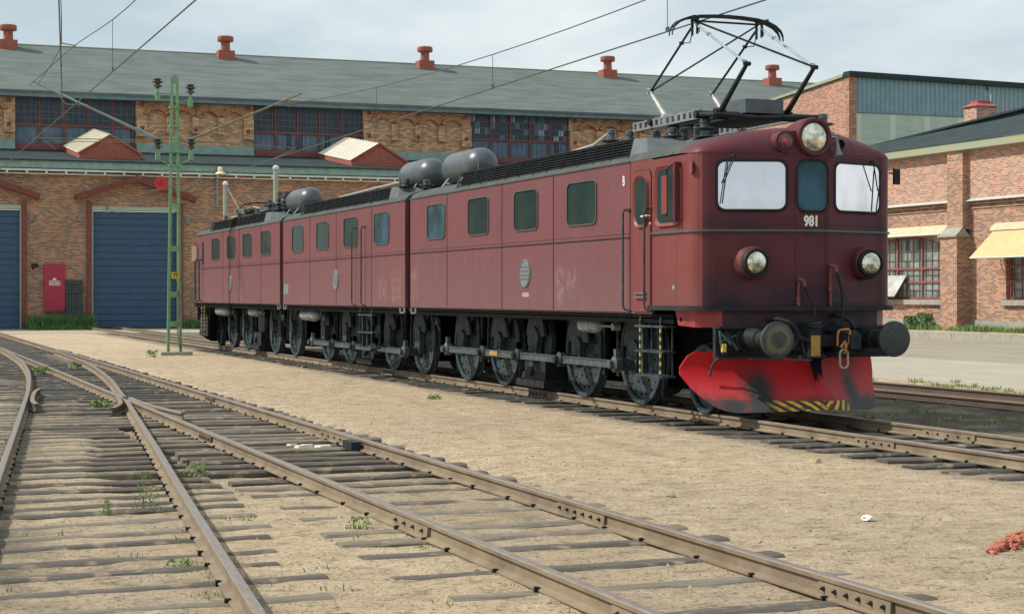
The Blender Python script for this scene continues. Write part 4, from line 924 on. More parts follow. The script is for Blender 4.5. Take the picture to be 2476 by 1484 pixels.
mb.tube([(-20.9, 10.88, 1.36), (-20.82, 10.86, 1.2), (-20.84, 10.9, 1.05)], .018, 6); mb.build('cable_socket', M['iron'], LO)
MB().box(-20.83, -20.79, 10.865, 10.925, 1.08, 1.19).build('yellow_tag', M['yellow'], LO)
mb = MB(); mb.tube([(-20.9, 11.3, .99), (-20.4, 11.5, .985), (-20.4, 12.0, .97)], .012, 6); mb.tube([(-20.62, 11.93, 1.35), (-20.55, 11.95, 1.2), (-20.52, 11.98, .98)], .013, 6); mb.build('uncoupling_rod', M['iron'], LO)

# snow plough: two moldboards meeting at a nose
mb = MB(); NT, NR = 18, 9
def plow_pt(s_, t_, r_):
    """t along the wing from the nose, r up the blade"""
    zb_ = .300 - .055 * min(t_ / .55, 1) if t_ < .55 else .245 + ((t_ - .55) / .45) ** 2.2 * .50
    zt_ = .965 + .10 * min(t_ / .7, 1) if t_ < .88 else 1.065 - .22 * ((t_ - .88) / .12) ** 2
    z = zb_ + (zt_ - zb_) * r_
    lift = min(max((z - .28) / .79, 0), 1)
    xo = .34 * (1 - lift) ** 1.8 - .10 * math.sin(min(max(lift, 0), 1) * math.pi) + .02 * lift
    fl = min(1, t_ / .06 + .35)
    x = -20.56 - 1.13 * t_ + xo * (.55 + .45 * fl) * .75; y = YC + s_ * (1.55 * t_ + xo * .42 * fl * (t_ > 0.001))
    return (x, y, z)
for s_ in (-1, 1):
    rows = [[plow_pt(s_, (i / NT), j / NR) for i in range(NT + 1)] for j in range(NR + 1)]
    mb.sheet(rows); mb.sheet([[(p[0] - .035, p[1], p[2]) for p in r_] for r_ in rows])
    for e in (0, NR): mb.sheet([rows[e], [(p[0] - .035, p[1], p[2]) for p in rows[e]]])
    mb.sheet([[r_[-1] for r_ in rows], [(r_[-1][0] - .035, r_[-1][1], r_[-1][2]) for r_ in rows]])
pw = mb.build('snow_plough', M['plow'], LO, sharp=50)
mb = MB(); mb.tube([(-21.38, 10.98, .72), (-21.34, 10.99, .86), (-21.30, 11.02, .945), (-21.20, 11.08, .985), (-21.0, 11.16, .995), (-20.90, 11.2, 1.0)], .016, 7); mb.build('grab_bar', M['iron'], pw)
mb = MB(); mb.bar((-20.62, YC + .04, .96), (-20.62, YC + .04, 1.05), .05, .1); mb.bar((-21.6, 10.95, .95), (-21.2, 11.6, 1.05), .06, .06); mb.bar((-21.6, 13.5, .95), (-21.2, 12.9, 1.05), .06, .06); mb.build('plough_bracket', M['black'], pw)
mb = MB(); mb.prism([(-20.578, YC - .16, .975), (-20.578, YC + .02, .975), (-20.50, YC - .0, .70), (-20.53, YC - .05, .82), (-20.53, YC - .09, .66), (-20.56, YC - .12, .80)], (.016, -.006, 0)); mb.build('tar_streak', M['deep'], pw)
mb = MB()   # dark plough of the rear end
for s_ in (-1, 1): mb.sheet([[(-57.6 - (.9 * (1 - t_)) - .3 * (1 - r_), YC + s_ * 1.5 * t_, .28 + r_ * .9 + (0 if t_ < .7 else (t_ - .7) * .8 * (1 - r_))) for t_ in (0, .25, .5, .7, .85, 1)] for r_ in (0, .3, .6, 1)])
mb.box(-57.6, -56.3, YN + .02, YN + .06, .5, 1.15); part_label(mb.build('snow_plough', M['black'], LO), 'black rear snow plough')

# running gear
mb = MB()
for (a, c_) in ((G1[1], -21.95), (G2[1], G1[0]), (-58.8, G2[0])):
    mb.box(a + .05, c_ - .02, YN + .10, YF - .10, 1.44, 1.58)
    mb.box(a + .3, c_ - .8, YC - .48, YC + .48, .42, 1.45)
    mb.box(a, c_, YN + .02, YN + .16, 1.52, 1.572); mb.box(a, c_, YN + .03, YN + .12, 1.44, 1.50)
mb.build('underframe', M['deep'], LO)
WX = [-24.5, -26.75, -30.55, -32.65, -35.5, -37.7, -41.4, -43.5, -47.1, -49.5, -53.4, -55.6]
RW = .765; WZ = .15 + RW
def wheel(x, y, sgn, r, drv, name):
    """sgn -1: outer face towards the camera"""
    z = .15 + r; mb = MB(); o = (x, y - sgn * .07, z); ax = (0, sgn, 0)
    mb.lathe(o, ax, [(0, r + .028), (.03, r + .028), (.045, r + .004), (.14, r), (.142, r - .075), (.112, r - .085)], 48, 0, cap=False)
    mb.lathe(o, ax, [(.085, r - .08), (.10, r * .5), (.125, r * .24), (.16, r * .22), (.165, 0)], 40, 0); mb.lathe(o, ax, [(.0, r + .028), (.0, 0)], 40, 0, cap=False)
    if drv:
        for (q, k_, rr) in ((r * .80, 20, .017), (r * .58, 14, .020), (r * .42, 10, .019)):
            for i in range(k_):
                a = 2 * math.pi * (i + .35 * (k_ % 3)) / k_; hp = (x + q * math.cos(a), y - sgn * .07 + sgn * (.102 if q > r * .5 else .108), z + q * math.sin(a)); mb.lathe(hp, ax, [(-.01, rr), (.004, rr)], 8, 1)
    else:
        for i in range(16):
            a = 2 * math.pi * i / 16; mb.lathe((x + r * .62 * math.cos(a), y - sgn * .07 + sgn * .098, z + r * .62 * math.sin(a)), ax, [(-.01, .018), (.004, .018)], 8, 1)
    return mb.build(name, [M['iron'], M['deep']], LO, (x, y, z))
w0 = wheel(WX[0], yL - .75, -1, RW, True, 'driving_wheel')
for x in WX[1:]: copy_tree(w0, Vector((x, yL - .75, WZ)) - WL[LO], LO)
w1 = wheel(WX[0], yL + .75, 1, RW, False, 'driving_wheel')
for x in WX[1:]: copy_tree(w1, Vector((x, yL + .75, WZ)) - WL[LO], LO)
for x in (-22.35, -57.75):
    wheel(x, yL - .75, -1, .49, False, 'carrying_wheel'); wheel(x, yL + .75, 1, .49, False, 'carrying_wheel')
# cranks, jackshafts and coupling rods
def crank(x, zc, zp, big=.20):
    mb = MB(); y = yL - .86
    o = []
    for i in range(20):
        a = math.pi * i / 10; s_ = math.sin(a); o.append((x + (big if s_ > 0 else .145) * math.cos(a) * (1), (zc if s_ > 0 else zp) + (big if s_ > 0 else .145) * s_))
    mb.prism([(a, y, b_) for a, b_ in o], (0, -.10, 0)); mb.lathe((x, y - .05, zp), (0, -1, 0), [(0, .10), (.30, .10), (.305, .07), (.33, .065)], 18)
    n = 14; mb.prism([(x + .42 * math.cos(math.pi * (i / n) ) , y, zc + .10 + .34 * math.sin(math.pi * i / n) * 1.3) for i in range(n + 1)], (0, -.055, 0))
    return mb.build('crank', M['iron'], LO)
def rod(x0, z0, x1, z1, mat='iron2', y=10.98):
    d = x1 - x0; mb = MB(); e0, e1 = .17, .17
    mb.bar((x0 + .1, y, z0), (x1 - .1, y, z1), .05, .11); mb.bar((x0 + .15, y - .012, z0 + .052), (x1 - .15, y - .012, z1 + .052), .06, .014); mb.bar((x0 + .15, y - .012, z0 - .052), (x1 - .15, y - .012, z1 - .052), .06, .014)
    for (x, z) in ((x0, z0), (x1, z1)):
        mb.lathe((x, y + .05, z), (0, -1, 0), [(0, .125), (.10, .125), (.115, .10), (.13, .07), (.19, .065), (.195, 0)], 22); mb.box(x - .045, x + .045, y - .035, y + .035, z + .12, z + .235)
    return mb.build('coupling_rod', M[mat], LO)
for (xw, jx, zp, ph) in (((-24.5, -26.75, -30.55, -32.65), -28.72, .775, 0), ((-35.5, -37.7, -41.4, -43.5), -39.5, .635, 0), ((-47.1, -49.5, -53.4, -55.6), -51.5, 1.17, 1)):
    if ph == 0:
        for x in xw: crank(x, WZ + .04, zp)
        crank(jx, WZ + .10, zp, .26)
        pins = [xw[3], xw[2], jx, xw[1], xw[0]]
        for a, c_ in zip(pins, pins[1:]): rod(a, zp, c_, zp, 'iron2')
    else:
        for x in xw:
            mb = MB(); n = 16; mb.prism([(x - .30 + .36 * math.cos(R(100 + 160 * i / n)) + .3, yL - .86, WZ + .50 * math.sin(R(-70 + 140 * i / n))) for i in range(n + 1)], (0, -.05, 0)); mb.lathe((x, yL - .82, WZ + .02), (0, -1, 0), [(0, .2), (.12, .19), (.13, 0)], 18); mb.build('crank', M['iron'], LO)
    mb = MB(); mb.lathe((jx, yL - .70, WZ + .12), (0, -1, 0), [(0, .46), (.08, .46), (.10, .42), (.11, 0)], 26); mb.build('jackshaft', M['iron'], LO)
    mb = MB(); mb.box(jx - .72, jx + .62, yL - 1.0, yL - .2, .22, .34); mb.box(jx - .55, jx + .45, yL - .9, yL - .3, .33, .72); mb.lathe((jx - .2, yL - .92, .52), (0, -1, 0), [(0, .13), (.04, .10)], 14); mb.build('gear_case', M['black'], LO)
MB().box(-30.14, -29.72, 10.936, 10.952, .735, .815).build('ochre_patch', M['ochre'], LO)
# brake gear, sand pipes, springs between the wheels
for x in WX:
    mb = MB(); s_ = 1 if x in (-24.5, -30.55, -35.5, -41.4, -47.1, -53.4) else -1
    mb.bar((x - s_ * .86, yL - .80, 1.42), (x - s_ * .84, yL - .80, .55), .05, .09); mb.hexa([(x - s_ * .84, yL - .86, .62), (x - s_ * .77, yL - .86, .66), (x - s_ * .77, yL - .70, .66), (x - s_ * .84, yL - .70, .62), (x - s_ * .82, yL - .86, 1.2), (x - s_ * .74, yL - .86, 1.16), (x - s_ * .74, yL - .70, 1.16), (x - s_ * .82, yL - .70, 1.2)]); mb.tube([(x + s_ * .70, yL - .8, 1.42), (x + s_ * .80, yL - .79, .8), (x + s_ * .70, yL - .77, .30)], .016, 5)
    mb.bar((x - .5, yL - .82, 1.40), (x + .5, yL - .82, 1.40), .10, .10); mb.bar((x - .42, yL - .84, 1.32), (x + .42, yL - .84, 1.32), .09, .05); mb.build('brake_gear', M['black'], LO)
def cyl(x0, x1, y, z, r, rod_=None, mat='tank'):
    mb = MB(); d = x1 - x0; mb.lathe((x0, y, z), (1, 0, 0), [(0, r * .55), (.03, r * .9), (.05, r), (d * .62, r), (d * .63, r * 1.12), (d * .68, r * 1.12), (d * .69, r), (d * .86, r * .92), (d * .97, r * .55), (d, 0)], 22)
    if rod_: mb.tube([(x1 - .02, y, z), (rod_, y, z - .01)], .02, 6); mb.lathe((rod_, y + .06, z - .01), (0, -1, 0), [(0, .06), (.12, .06)], 10); mb.bar((rod_, y, z + .06), (rod_ + .02, y, 1.5), .05, .05)
    mb.bar((x0 + .1, y, z + r - .02), (x0 + .1, y, 1.5), .03, .03); mb.bar((x0 + d * .6, y, z + r - .02), (x0 + d * .6, y, 1.5), .03, .03)
    return mb.build('brake_cylinder', M[mat], LO)
cyl(-25.72, -24.98, 10.92, 1.365, .115, -24.40, 'grey_dark'); cyl(-44.3, -42.75, 10.95, 1.325, .15, None, 'grey_dark'); cyl(-55.65, -54.0, 10.95, 1.33, .15, None, 'grey_dark'); cyl(-50.75, -49.75, 10.95, 1.34, .13, -49.3, 'grey_dark')
for (x, z) in ((-42.2, 1.40), (-41.9, 1.28), (-46.6, 1.36), (-46.3, 1.2), (-33.0, 1.32), (-52.9, 1.3)):
    mb = MB(); mb.lathe((x, 10.88, z - .08), (0, 0, 1), [(0, .04), (.05, .06), (.10, .05), (.14, .07), (.18, .03)], 10); mb.tube([(x, 10.88, z + .1), (x - .1, 10.9, z + .16), (x - .12, 10.95, 1.5)], .016, 5); mb.tube([(x, 10.88, z - .06), (x + .05, 10.9, z - .2)], .016, 5); mb.build('air_valve', M['iron'], LO)
# steps
def steps(x0, x1, zs, dash):
    mb = MB(); 
    for x in (x0 + .16, x1 - .10): mb.tube([(x - .06, YN + .04, 1.56), (x, YN, 1.47), (x + .004, YN, zs[-1] + .0)], .014, 6); mb.tube([(x + .05, YN + .16, 1.5), (x + .06, YN + .16, zs[-1])], .016, 6)
    for z in zs: mb.box(x0, x1, YN - .02, YN + .19, z - .022, z + .008)
    mb.box(x0 + .02, x0 + .07, YN + .08, YN + .17, zs[-1], 1.5)
    l_ = mb.build('step_ladder', M['iron'], LO)
    if dash:
        mb = MB()
        for x in (x0 + .16, x1 - .10):
            z = zs[-1] + .03
            while z < 1.40: mb.lathe((x + .002, YN, z), (0, 0, 1), [(0, .0165), (.055, .0165)], 8); z += .118
        mb.build('yellow_marks', M['yellow'], l_)
steps(-23.16, -22.22, (1.40, 1.04, .69), True); steps(-38.16, -36.95, (1.40, 1.01, .67), False); steps(-57.35, -56.6, (1.40, 1.04, .66), True)
for x in (-34.75, -33.98, -46.05, -45.35):
    mb = MB(); n = 4; mb.box(x - .17, x - .11, YN - .01, YN + .03, 1.47, 1.57); mb.box(x + .11, x + .17, YN - .01, YN + .03, 1.47, 1.57); mb.box(x - .14, x + .14, YN - .01, YN + .03, 1.455, 1.485); mb.build('jacking_lug', M['grey_pale'], LO)

# roof equipment
def louvre(x0, x1):
    mb = MB(); n = 7; z0, z1 = 3.86, 4.155; ya, yb = YN + .055, YN + .14
    def Y(z): return ya + (yb - ya) * (z - z0) / (z1 - z0)
    mb.hexa([(x0, Y(z0) + .03, z0 - .04), (x1, Y(z0) + .03, z0 - .04), (x1, YN + .75, z0), (x0, YN + .75, z0), (x0 + .02, Y(z1) + .03, z1 - .01), (x1, Y(z1) + .03, z1 - .01), (x1, YN + .62, z1 - .02), (x0 + .02, YN + .62, z1 - .02)], 1)
    for i in range(n):
        z = z0 + (z1 - z0) * (i + .35) / n; mb.hexa([(x0 + .03, Y(z) - .016, z - .012), (x1 - .01, Y(z) - .016, z - .012), (x1 - .01, Y(z) + .035, z + .012), (x0 + .03, Y(z) + .035, z + .012), (x0 + .03, Y(z) - .016, z - .004), (x1 - .01, Y(z) - .016, z - .004), (x1 - .01, Y(z) + .035, z + .02), (x0 + .03, Y(z) + .035, z + .02)], 0)
    k_ = int((x1 - x0) / .62)
    for i in range(k_ + 1):
        x = x0 + .02 + (x1 - x0 - .04) * i / k_; mb.bar((x, Y(z0) - .018, z0 - .02), (x + .012, Y(z1) - .018, z1), .012, .012, 0)
    mb.box(x0 + .01, x1, Y(z1) - .02, Y(z1) + .06, z1 - .012, z1 + .008, 0); mb.bar((x0 - .03, Y(z0) - .02, z0 - .06), (x0 + .02, Y(z1) - .02, z1), .03, .03, 2)
    lv = mb.build('louvre', [M['louvre'], M['deep'], M['grey_pale']], LO)
    xe = x1 + .55; hz = roofz(YN + .3)
    mb = MB(); mb.hexa([(x1 + .003, YN + .04, z0 - .05), (xe, YN + .10, z0 - .03), (xe + .05, YN + .8, 4.06), (x1 + .003, YN + .8, 4.06), (x1 + .003, Y(z1) - .01, z1), (x1 + .22, Y(z1) + .10, z1 + .005), (x1 + .30, YN + .60, z1 - .01), (x1 + .003, YN + .62, z1 - .01)]); mb.build('louvre_end', M['grey_mid'], lv); return lv
louvre(-31.35, -23.50); louvre(-43.75, -35.95); louvre(-55.95, -48.15)
def airtank(x0, x1, y, z, r):
    mb = MB(); d = x1 - x0; pr = [(0, 0), (.015, r * .35), (.05, r * .66), (.11, r * .88), (.20, r * .985), (.24, r), (.25, r * 1.006), (d - .40, r * 1.006), (d - .39, r), (d - .30, r * .985), (d - .18, r * .86), (d - .08, r * .60), (d - .02, r * .30), (d, 0)]
    mb.lathe((x0, y, z), (1, 0, 0), pr, 34, cap=False); t_ = mb.build('air_tank', M['tank'], LO)
    mb = MB()
    for x in (x0 + .45, x1 - .62):
        for s_ in (-1, 1): MB().bar((x - .02, y + s_ * (r + .06), roofz(y + s_ * r) - .01), (x + .02, y + s_ * (r * .80), z - r * .62), .06, .012, upv=(0, 1, 0)).build('tank_leg', M['grey_pale'], t_)
    pass
airtank(-34.12, -32.08, 11.60, 4.42, .335); airtank(-37.10, -35.15, 11.58, 4.44, .335); airtank(-48.45, -46.35, 11.72, 4.455, .34)
MB().tube([(-32.25, 11.50, 4.40), (-32.1, 11.42, 4.47), (-32.1, 11.42, 4.25)], .012, 6).build('drain_pipe', M['grey_pale'], LO)
def insulator(x, y, z0, z1, r=.12, sheds=2, cap=True):
    h = z1 - z0; pr = [(0, r * .75), (.04, r * .75), (.05, r * .5)]
    for i in range(sheds):
        a = .05 + (h - .13) * i / sheds; st = (h - .13) / sheds; pr += [(a + st * .15, r * .55), (a + st * .30, r * 1.2), (a + st * .42, r * 1.42), (a + st * .50, r * 1.40), (a + st * .60, r * .62), (a + st * .85, r * .55)]
    pr += [(h - .08, r * .5), (h - .075, r * .62), (h - .01, r * .55), (h, r * .3)]
    return MB().lathe((x, y, z0), (0, 0, 1), pr, 18).build('insulator', M['insul'], LO)
for (x, y, a, b_) in ((-22.55, 11.50, 4.02, 4.40), (-25.05, 11.45, 4.02, 4.44), (-23.45, 11.42, 4.02, 4.34), (-21.75, 12.98, 4.05, 4.44), (-25.05, 13.0, 4.05, 4.42), (-24.7, 11.75, 4.06, 4.42), (-25.75, 11.45, 4.02, 4.52), (-23.9, 12.1, 4.1, 4.40), (-27.75, 12.0, 4.13, 4.42), (-36.0, 11.15, 3.98, 4.36), (-35.75, 11.05, 3.97, 4.30), (-37.9, 12.0, 4.12, 4.42), (-34.72, 11.2, 3.98, 4.26), (-41.2, 12.0, 4.12, 4.46)): insulator(x, y, a, b_)
mb = MB(); mb.tube([(-44.6, 12.0, 4.42), (-41.2, 12.0, 4.47), (-38.2, 12.0, 4.50), (-36.4, 11.35, 4.42), (-35.8, 11.3, 4.42)], .028, 7); mb.tube([(-31.8, 12.0, 4.26), (-30.2, 12.0, 4.33), (-27.75, 12.0, 4.44), (-25.78, 11.48, 4.50)], .028, 7); mb.tube([(-46.0, 12.1, 4.25), (-44.6, 12.0, 4.42)], .028, 7); mb.build('roof_cable', M['alu'], LO)
mb = MB(); mb.hexa([(-30.6, 11.75, 4.1), (-27.2, 11.75, 4.1), (-27.2, 12.4, 4.1), (-30.6, 12.4, 4.1), (-30.4, 11.85, 4.23), (-27.4, 11.85, 4.23), (-27.4, 12.3, 4.25), (-30.4, 12.3, 4.25)]); mb.hexa([(-42.0, 11.75, 4.1), (-39.6, 11.75, 4.1), (-39.6, 12.4, 4.1), (-42, 12.4, 4.1), (-41.8, 11.85, 4.27), (-39.8, 11.85, 4.27), (-39.8, 12.3, 4.28), (-41.8, 12.3, 4.28)]); mb.build('roof_hatch', M['grey_pale'], LO)
mb = MB(); mb.lathe((-24.35, 11.78, 4.05), (0, 0, 1), [(0, .09), (.12, .09), (.13, .06), (.30, .06)], 14); mb.tube([(-22.75, 11.45, 4.03), (-22.75, 11.45, 4.30)], .03, 8); mb.hexa([(-23.0, 11.3, 3.98), (-22.55, 11.3, 3.98), (-22.6, 11.55, 4.03), (-22.95, 11.55, 4.03), (-22.95, 11.38, 4.10), (-22.7, 11.38, 4.10), (-22.7, 11.5, 4.12), (-22.92, 11.5, 4.12)]); mb.build('roof_fitting', M['tank'], LO)
mb = MB(); mb.lathe((-25.0, 12.2, 4.12), (0, 0, 1), [(0, .16), (.3, .14), (.31, .1), (.42, .1)], 16); mb.box(-25.3, -24.6, 12.0, 12.4, 4.5, 4.56); mb.box(-25.35, -25.15, 12.02, 12.2, 4.52, 4.70); mb.box(-24.8, -24.55, 12.02, 12.2, 4.52, 4.68); mb.tube([(-25.3, 12.3, 4.62), (-25.0, 12.3, 4.72), (-24.6, 12.3, 4.64)], .04, 7); mb.build('circuit_breaker', M['tank'], LO)

def pantograph(dx, up_):
    """double-arm pantograph; dx moves it along the roof"""
    pg = bpy.data.objects.new('pantograph', None); pg.empty_display_size = .3; put(pg, LO, (-23.3 + dx, YC, 4.4))
    P = lambda x, y, z: (x + dx, y, z)
    yn, yf = 11.69, 12.77
    # base frame: perforated side beams and cross tubes
    mb = MB()
    for y in (11.47, 12.99):
        mb = MB(); n = 12; xs_b = [-24.98 + 2.30 * i / n for i in range(n + 1)]
        mb.box(P(-24.98, 0, 0)[0], P(-22.66, 0, 0)[0], y, y + .03, 4.52, 4.545); mb.box(P(-24.98, 0, 0)[0], P(-22.66, 0, 0)[0], y, y + .03, 4.415, 4.435)
        for x in xs_b: mb.box(x + dx - .05 + (.05 if x == xs_b[0] else 0), x + dx + .05 - (.05 if x == xs_b[-1] else 0), y + .002, y + .028, 4.43, 4.525)
        mb.box(P(-24.98, 0, 0)[0], P(-22.66, 0, 0)[0], y - .002, y + .06, 4.405, 4.417); mb.build('base_beam', M['grey_pale'], pg)
    mb = MB(); mb.tube([P(-22.48, 11.30, 4.44), P(-22.44, 13.15, 4.44)], .06, 10); mb.tube([P(-24.3, 11.42, 4.50), P(-24.3, 13.05, 4.50)], .05, 10); mb.tube([P(-22.48, 11.36, 4.44), P(-22.0, 11.36, 4.40), P(-21.9, 12.0, 4.36), P(-21.8, 13.0, 4.40)], .03, 8); mb.box(P(-23.4, 0, 0)[0], P(-22.3, 0, 0)[0], 11.5, 11.58, 4.36, 4.42); mb.tube([P(-22.5, 11.9, 4.42), P(-24.3, 11.9, 4.48)], .035, 8); mb.tube([P(-22.5, 12.6, 4.42), P(-24.3, 12.6, 4.48)], .035, 8)
    mb.box(P(-23.5, 0, 0)[0], P(-22.4, 0, 0)[0], 11.8, 12.7, 4.38, 4.41); mb.build('base_tube', M['black'], pg)
    mb = MB(); mb.box(P(-22.95, 0, 0)[0], P(-22.25, 0, 0)[0], 12.0, 12.62, 4.47, 4.67); mb.build('drive_box', M['tank'], pg)
    if up_:
        kf, kr, h = {y: P(-21.63, y, 5.08) for y in (yn, yf)}, {y: P(-24.79, y, 5.03) for y in (yn, yf)}, {y: P(-23.26, y, 5.92) for y in (yn, yf)}
        for y in (yn, yf):
            for (base, kn, mt) in (((P(-22.46, y, 4.47)), kf[y], 'black'), ((P(-24.2, y, 4.55)), kr[y], 'alu')):
                mb = MB(); mb.tube([base, kn], [.046, .030], 9); mb.lathe((base[0], base[1] - .08, base[2]), (0, 1, 0), [(0, .075), (.16, .075)], 10); mb.lathe((kn[0], kn[1] - .05, kn[2]), (0, 1, 0), [(0, .032), (.10, .032)], 8); mb.tube([(kn[0], kn[1] - .05, kn[2]), (kn[0] + .04, kn[1] - .09, kn[2] + .04), (kn[0] + .09, kn[1] - .05, kn[2] + .03), (kn[0], kn[1], kn[2] + .02)], .007, 5); mb.build('lower_arm', M[mt], pg)
            for kn, s_, mt in ((kf[y], 1, 'galv'), (kr[y], -1, 'black')):
                top = (h[y][0] + s_ * .05, y, h[y][2] - .06); mb = MB(); mb.tube([kn, top], .018, 8)
                a = Vector(kn).lerp(Vector(top), .74); e = Vector((h[y][0] - s_ * .0, y + .10 * 0, h[y][2] - .30)); mb.lathe(a - Vector((0, .03, 0)), (0, 1, 0), [(0, .026), (.06, .026)], 8); mb.tube([a, Vector((a.x * .35 + h[y][0] * .65, y, a.z - .03 if s_ < 0 else a.z + .16))], .008, 5)
                if s_ < 0: mb.tube([Vector((a.x * .35 + h[y][0] * .65, y, a.z - .03)), Vector((h[y][0] - .04, y, h[y][2] - .08))], .008, 5)
                mb.build('upper_arm', M[mt], pg)
        mb = MB(); mb.tube([kr[yn], h[yf]], .014, 7); mb.tube([kf[yf], h[yn]], .016, 7); mb.tube([h[yn], h[yf]], .016, 7); mb.build('cross_brace', M['black'], pg)
        mb = MB()
        for y in (yn, yf):
            mb.box(h[y][0] - .05, h[y][0] - .01, y - .035, y - .01, 5.70, 6.0); mb.box(h[y][0] + .03, h[y][0] + .06, y + .01, y + .035, 5.72, 5.98); mb.lathe((h[y][0] - .1, y, 5.93), (1, 0, 0), [(0, .02), (.22, .02)], 8); mb.tube([(h[y][0], y + .06, 5.97), (h[y][0], y + .08, 5.75)], .009, 5)
        mb.build('head_spring', M['black'], pg)
        zs = 0.; prof = [(11.30, 5.715), (11.305, 5.77), (11.34, 5.84), (11.42, 5.91), (11.55, 5.965), (11.75, 6.005), (12.0, 6.022), (12.23, 6.027), (12.46, 6.022), (12.71, 6.005), (12.91, 5.965), (13.04, 5.91), (13.12, 5.84), (13.155, 5.77), (13.16, 5.715)]
    else:
        h = None
        mb = MB()
        for y in (yn, yf): mb.tube([P(-22.46, y, 4.47), P(-24.4, y, 4.42), P(-25.2, y, 4.40)], .03, 8); mb.tube([P(-24.2, y, 4.52), P(-22.2, y, 4.50)], .03, 8)
        mb.build('lower_arm', M['black'], pg)
        mb = MB()
        for y in (yn, yf): mb.tube([P(-25.2, y, 4.42), P(-23.3, y, 4.62)], .02, 7); mb.tube([P(-22.0, y, 4.50), P(-23.2, y, 4.62)], .02, 7)
        mb.tube([P(-25.2, yn, 4.42), P(-23.3, yf, 4.62)], .015, 6); mb.tube([P(-25.9, yn - .1, 4.38), P(-22.9, yf, 4.64)], .022, 6); mb.build('upper_arm', M['alu'], pg)
        prof = [(11.30, 4.50), (11.305, 4.56), (11.34, 4.62), (11.42, 4.68), (11.55, 4.72), (11.75, 4.745), (12.23, 4.755), (12.71, 4.745), (12.91, 4.72), (13.04, 4.68), (13.12, 4.62), (13.16, 4.50)]
    mb = MB(); hx = -23.26
    for o in (-.05, .05):
        rows = [[(hx + o + dx - .022, y, z), (hx + o + dx + .022, y, z), (hx + o + dx + .022, y + (.0), z - .036), (hx + o + dx - .022, y, z - .036), (hx + o + dx - .022, y, z)] for y, z in prof]; mb.sheet(rows); mb.add(rows[0][:4], [(0, 1, 2, 3)]); mb.add(rows[-1][:4], [(3, 2, 1, 0)])
    for y in (11.62, 12.84): mb.box(hx + dx - .15, hx + dx + .15, y - .02, y + .02, [z for (yy, z) in prof if yy > 12][0] - .075, [z for (yy, z) in prof if yy > 12][0] - .045)
    mb.build('collector_head', M['black'], pg); return pg
pantograph(0, True); pantograph(-30.9, False)
mb = MB()
mb.tube([(-55.8, 11.6, 4.35), (-52.5, 11.7, 4.42), (-50.0, 11.7, 4.62)], .022, 6); mb.build('roof_cable', M['alu'], LO)
for (x, y) in ((-56.3, 11.3), (-54.0, 11.25), (-51.3, 11.25), (-49.9, 11.3), (-49.2, 11.4), (-49.0, 11.9), (-50.2, 11.9)): insulator(x, y, 4.0, 4.42 if x < -50 else 4.62, .12, 2 if x < -50 else 3)
mb = MB(); mb.lathe((-48.95, 11.6, 4.05), (0, 0, 1), [(0, .2), (.08, .2), (.1, .13), (.16, .2), (.2, .13), (.26, .2), (.3, .13), (.36, .2), (.40, .13), (.46, .18), (.5, .1), (.6, .1)], 18); mb.box(-49.4, -48.55, 11.45, 11.75, 4.62, 4.70); mb.box(-49.45, -49.2, 11.42, 11.78, 4.64, 4.80); mb.box(-48.8, -48.5, 11.42, 11.78, 4.64, 4.78); mb.build('circuit_breaker', M['insul'], LO)

# ------------------------------------------------------------------ the engine shed (long brick hall behind)
XS = -96.0
SH = thing('engine_shed', (-105, 30, 0), 'long brick engine shed with blue roller doors, clerestory windows and a grey roof', 'building')
b = MB(); dy = [(-5.0, -.3), (3.71, 8.21), (12.04, 16.54)]
y0 = -20.
for (a, c_) in dy: b.box(XS - .45, XS, y0, a, 0, 8.70); b.box(XS - .45, XS, a, c_, 6.39, 8.70); y0 = c_
b.box(XS - .45, XS, y0, 55.3, 0, 8.70); b.box(-105.9, XS - .452, 55.0, 55.3, 0, 8.9)
part_label(b.build('wall', M['brick_low'], SH), 'brown-red brick lower wall')
for (a, c_) in dy[1:]:
    mb = MB(); n = 17
    for i in range(n): 
        z0 = .03 + 6.33 * i / n; z1 = .03 + 6.33 * (i + 1) / n; mb.add([(XS - .22, a, z0), (XS - .22, c_, z0), (XS - .20, c_, z0 + .03), (XS - .20, a, z0 + .03), (XS - .20, a, z1 - .02), (XS - .20, c_, z1 - .02), (XS - .22, c_, z1), (XS - .22, a, z1)], [(0, 1, 2, 3), (3, 2, 5, 4), (4, 5, 6, 7)])
    for k_ in (1, 2, 3, 4, 5, 6): mb.box(XS - .205, XS - .185, a, c_, k_ * .93 - .015, k_ * .93 + .015)
    d_ = mb.build('roller_door', M['door_blue'], SH, sharp=0)
    mb = MB(); mb.box(XS - .1, XS + .035, a - .07, a, 0, 6.4); mb.box(XS - .1, XS + .035, c_, c_ + .07, 0, 6.4); mb.box(XS - .1, XS + .05, a - .07, c_ + .07, 6.40, 6.62); mb.build('door_frame', M['pale_green'], d_)
    for (ya, yb) in ((a - .34, a - .075), (c_ + .075, c_ + .34)): MB().box(XS + .002, XS + .11, ya, yb, 0, 6.85).build('door_post', M['brown_red'], d_)
    MB().lathe((XS + .06, a + .75, 6.52), (1, 0, 0), [(0, .10), (.12, .08)], 12).build('door_lamp', M['clad'], d_)
    cy = (a + c_) / 2; mb = MB()
    for s_ in (-1, 1):
        p0 = (XS, cy, 8.30); p1 = (XS, cy + s_ * 3.22, 7.22)
        mb.hexa([(XS, p0[1], 7.98), (XS + .62, p0[1], 7.98), (XS + .62, p1[1], 6.90), (XS, p1[1], 6.90), (XS, p0[1], 8.30), (XS + .70, p0[1], 8.30), (XS + .70, p1[1] + s_ * .03, 7.20), (XS, p1[1] + s_ * .03, 7.20)])
    mb.build('door_hood', M['brown_red'], SH)
